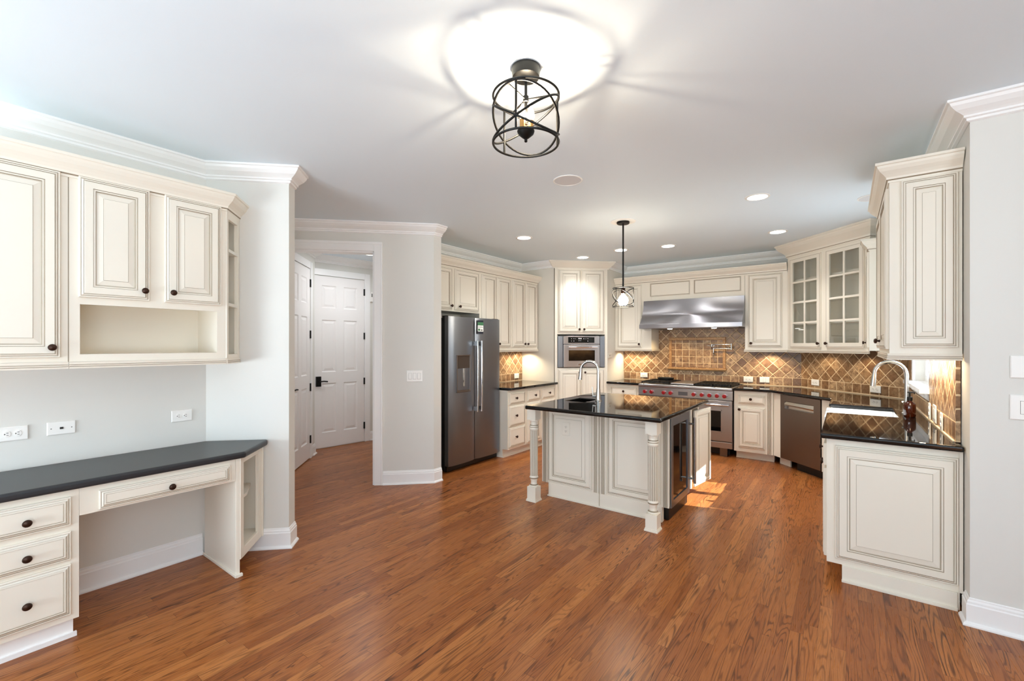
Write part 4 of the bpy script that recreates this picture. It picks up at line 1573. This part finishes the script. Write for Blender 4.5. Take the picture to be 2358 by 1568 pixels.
t = thing('ceiling_lamp', 'black caged drum ceiling lamp with lit candle bulbs', 'ceiling lamp', (-1.175, 1.68, 0))
MB().lathe([(.0001, CH - .0005), (.066, CH - .0005), (.066, CH - .012), (.062, CH - .045), (.05, CH - .05), (.0001, CH - .05)], 28).build('canopy', BLACKM, t, smooth=True)
k = MB()
k.lathe([(.028, CH - .052), (.028, CH - .056), (.007, CH - .058), (.007, 2.47)], 14)
for a in (0.5, 2.6, 4.7):
    k.cyl((0, 0, 2.585), (.148 * math.cos(a), .148 * math.sin(a), 2.60), .004, 8)
k.lathe([(.0001, 2.605), (.013, 2.60), (.013, 2.575), (.0001, 2.57)], 14)
k.build('stem', BLACKM, t, smooth=True)
k = MB()
cage(k, .150, 2.385, 2.60, .0052, .10, 3, 3, .85)
k.build('cage', BLACKM, t, smooth=True)
MB().lathe([(.0001, 2.388), (.007, 2.392), (.007, 2.404), (.018, 2.412), (.036, 2.428), (.040, 2.440), (.038, 2.444), (.0001, 2.444)], 24).build('cup', BLACKM, t, smooth=True)
for i in range(3):
    a = .4 + 2 * math.pi * i / 3
    x, y = .024 * math.cos(a), .024 * math.sin(a)
    MB().lathe([(.012, 2.444), (.012, 2.485)], 14, c=(x, y, 0)).build('candle_sleeve', CREAMY, t, smooth=True)
    MB().lathe([(.007, 2.485), (.0165, 2.502), (.015, 2.522), (.007, 2.545), (.0001, 2.560)], 14, c=(x, y, 0)).build('bulb', BULB, t, smooth=True)
for i in range(3):
    a = .4 + 2 * math.pi * i / 3
    lamp('POINT', 'bulb_glow', (.024 * math.cos(a), .024 * math.sin(a), 2.518), 3.8, (1.0, .84, .62), shadow_soft_size=.008, parent=t)

t = thing('pendant_lamp', 'small black caged pendant lamp hanging over the island', 'pendant lamp', (-1.83, 4.355, 0))
MB().lathe([(.125, CH - .0005), (.125, CH - .006), (.105, CH - .012), (.075, CH - .010), (.07, CH - .004), (.0001, CH - .004)], 30).build('trim_ring', WHITEP, t, smooth=True)
MB().lathe([(.0001, CH - .004), (.064, CH - .006), (.064, CH - .022), (.058, CH - .028), (.0001, CH - .028)], 26).build('canopy', BLACKM, t, smooth=True)
MB().cyl((0, 0, CH - .028), (0, 0, 2.03), .0085, 12).build('rod', BLACKM, t, smooth=True)
k = MB()
cage(k, .104, 1.855, 2.045, .0036, .085, 3, 3, .2)
k.cyl((-.104, 0, 2.045), (.104, 0, 2.045), .0036, 8)
k.build('cage', BLACKM, t, smooth=True)
MB().lathe([(.018, 2.045), (.022, 2.03), (.022, 1.99), (.0001, 1.99)], 16).build('socket', BRONZE, t, smooth=True)
MB().lathe([(.013, 1.99), (.02, 1.975), (.046, 1.945), (.052, 1.92), (.044, 1.885), (.022, 1.868), (.0001, 1.865)], 22).build('bulb', BULB2, t, smooth=True)

t0 = thing('recessed_downlight', 'lit round recessed downlight over the refrigerator counter', 'downlight', (-3.04, 4.31, 0), 0, 'recessed kitchen downlights')
MB().lathe([(.098, CH - .0005), (.098, CH - .004), (.078, CH - .007), (.076, CH - .003), (.0001, CH - .003)], 30).build('trim_ring', WHITEP, t0, smooth=True)
MB().lathe([(.074, CH - .0032), (.074, CH - .0055), (.0001, CH - .0055)], 30).build('lens', LED, t0)
spots = [((-3.04, 4.31), None), ((-3.04, 5.78), 'lit round recessed downlight in front of the oven tower'),
         ((-1.82, 5.77), 'lit round recessed downlight centred over the range aisle'),
         ((-.607, 4.32), 'lit round recessed downlight nearest the right end cabinet'),
         ((-.61, 5.78), 'lit round recessed downlight before the glass cabinet'),
         ((-2.40, 5.64), 'lit round downlight just behind the pendant rod')]
for i, ((x, y), lb) in enumerate(spots):
    o = t0 if i == 0 else copy_tree(t0)
    o.location = (x, y, 0)
    if lb:
        o['label'] = lb
    lamp('SPOT', 'downlight_glow', (x, y, CH - .012), 52, (1.0, .985, .95), spot_size=R(118), spot_blend=1.0, shadow_soft_size=.07)

t0 = thing('ceiling_speaker', 'round flush white ceiling speaker left of the downlights', 'speaker', (-1.715, 3.015, 0), 0)
MB().lathe([(.112, CH - .0005), (.112, CH - .005), (.103, CH - .007), (.102, CH - .004)], 36).build('rim', WHITEP, t0, smooth=True)
MB().lathe([(.1018, CH - .001), (.1018, CH - .0045), (.0001, CH - .0055)], 36).build('grille', GRILLE, t0)
o = copy_tree(t0)
o.location = (.19, 4.92, 0)
o['label'] = 'round flush white ceiling speaker partly behind the right end cabinet'
t = thing('hall_lamp', 'lit flush ceiling lamp glimpsed in the hall through the opening', 'ceiling lamp', (-5.05, 3.62, 0))
MB().lathe([(.13, CH - .0005), (.135, CH - .02), (.12, CH - .05), (.06, CH - .07), (.0001, CH - .075)], 30).build('shade', mat('lit opal glass', (255, 255, 255), .3, emit=(255, 250, 244), estr=3), t, smooth=True)
lamp('AREA', 'hall_glow', (0, 0, 2.64), 7.5, (.95, .97, 1.0), shape='DISK', size=.24, parent=t)
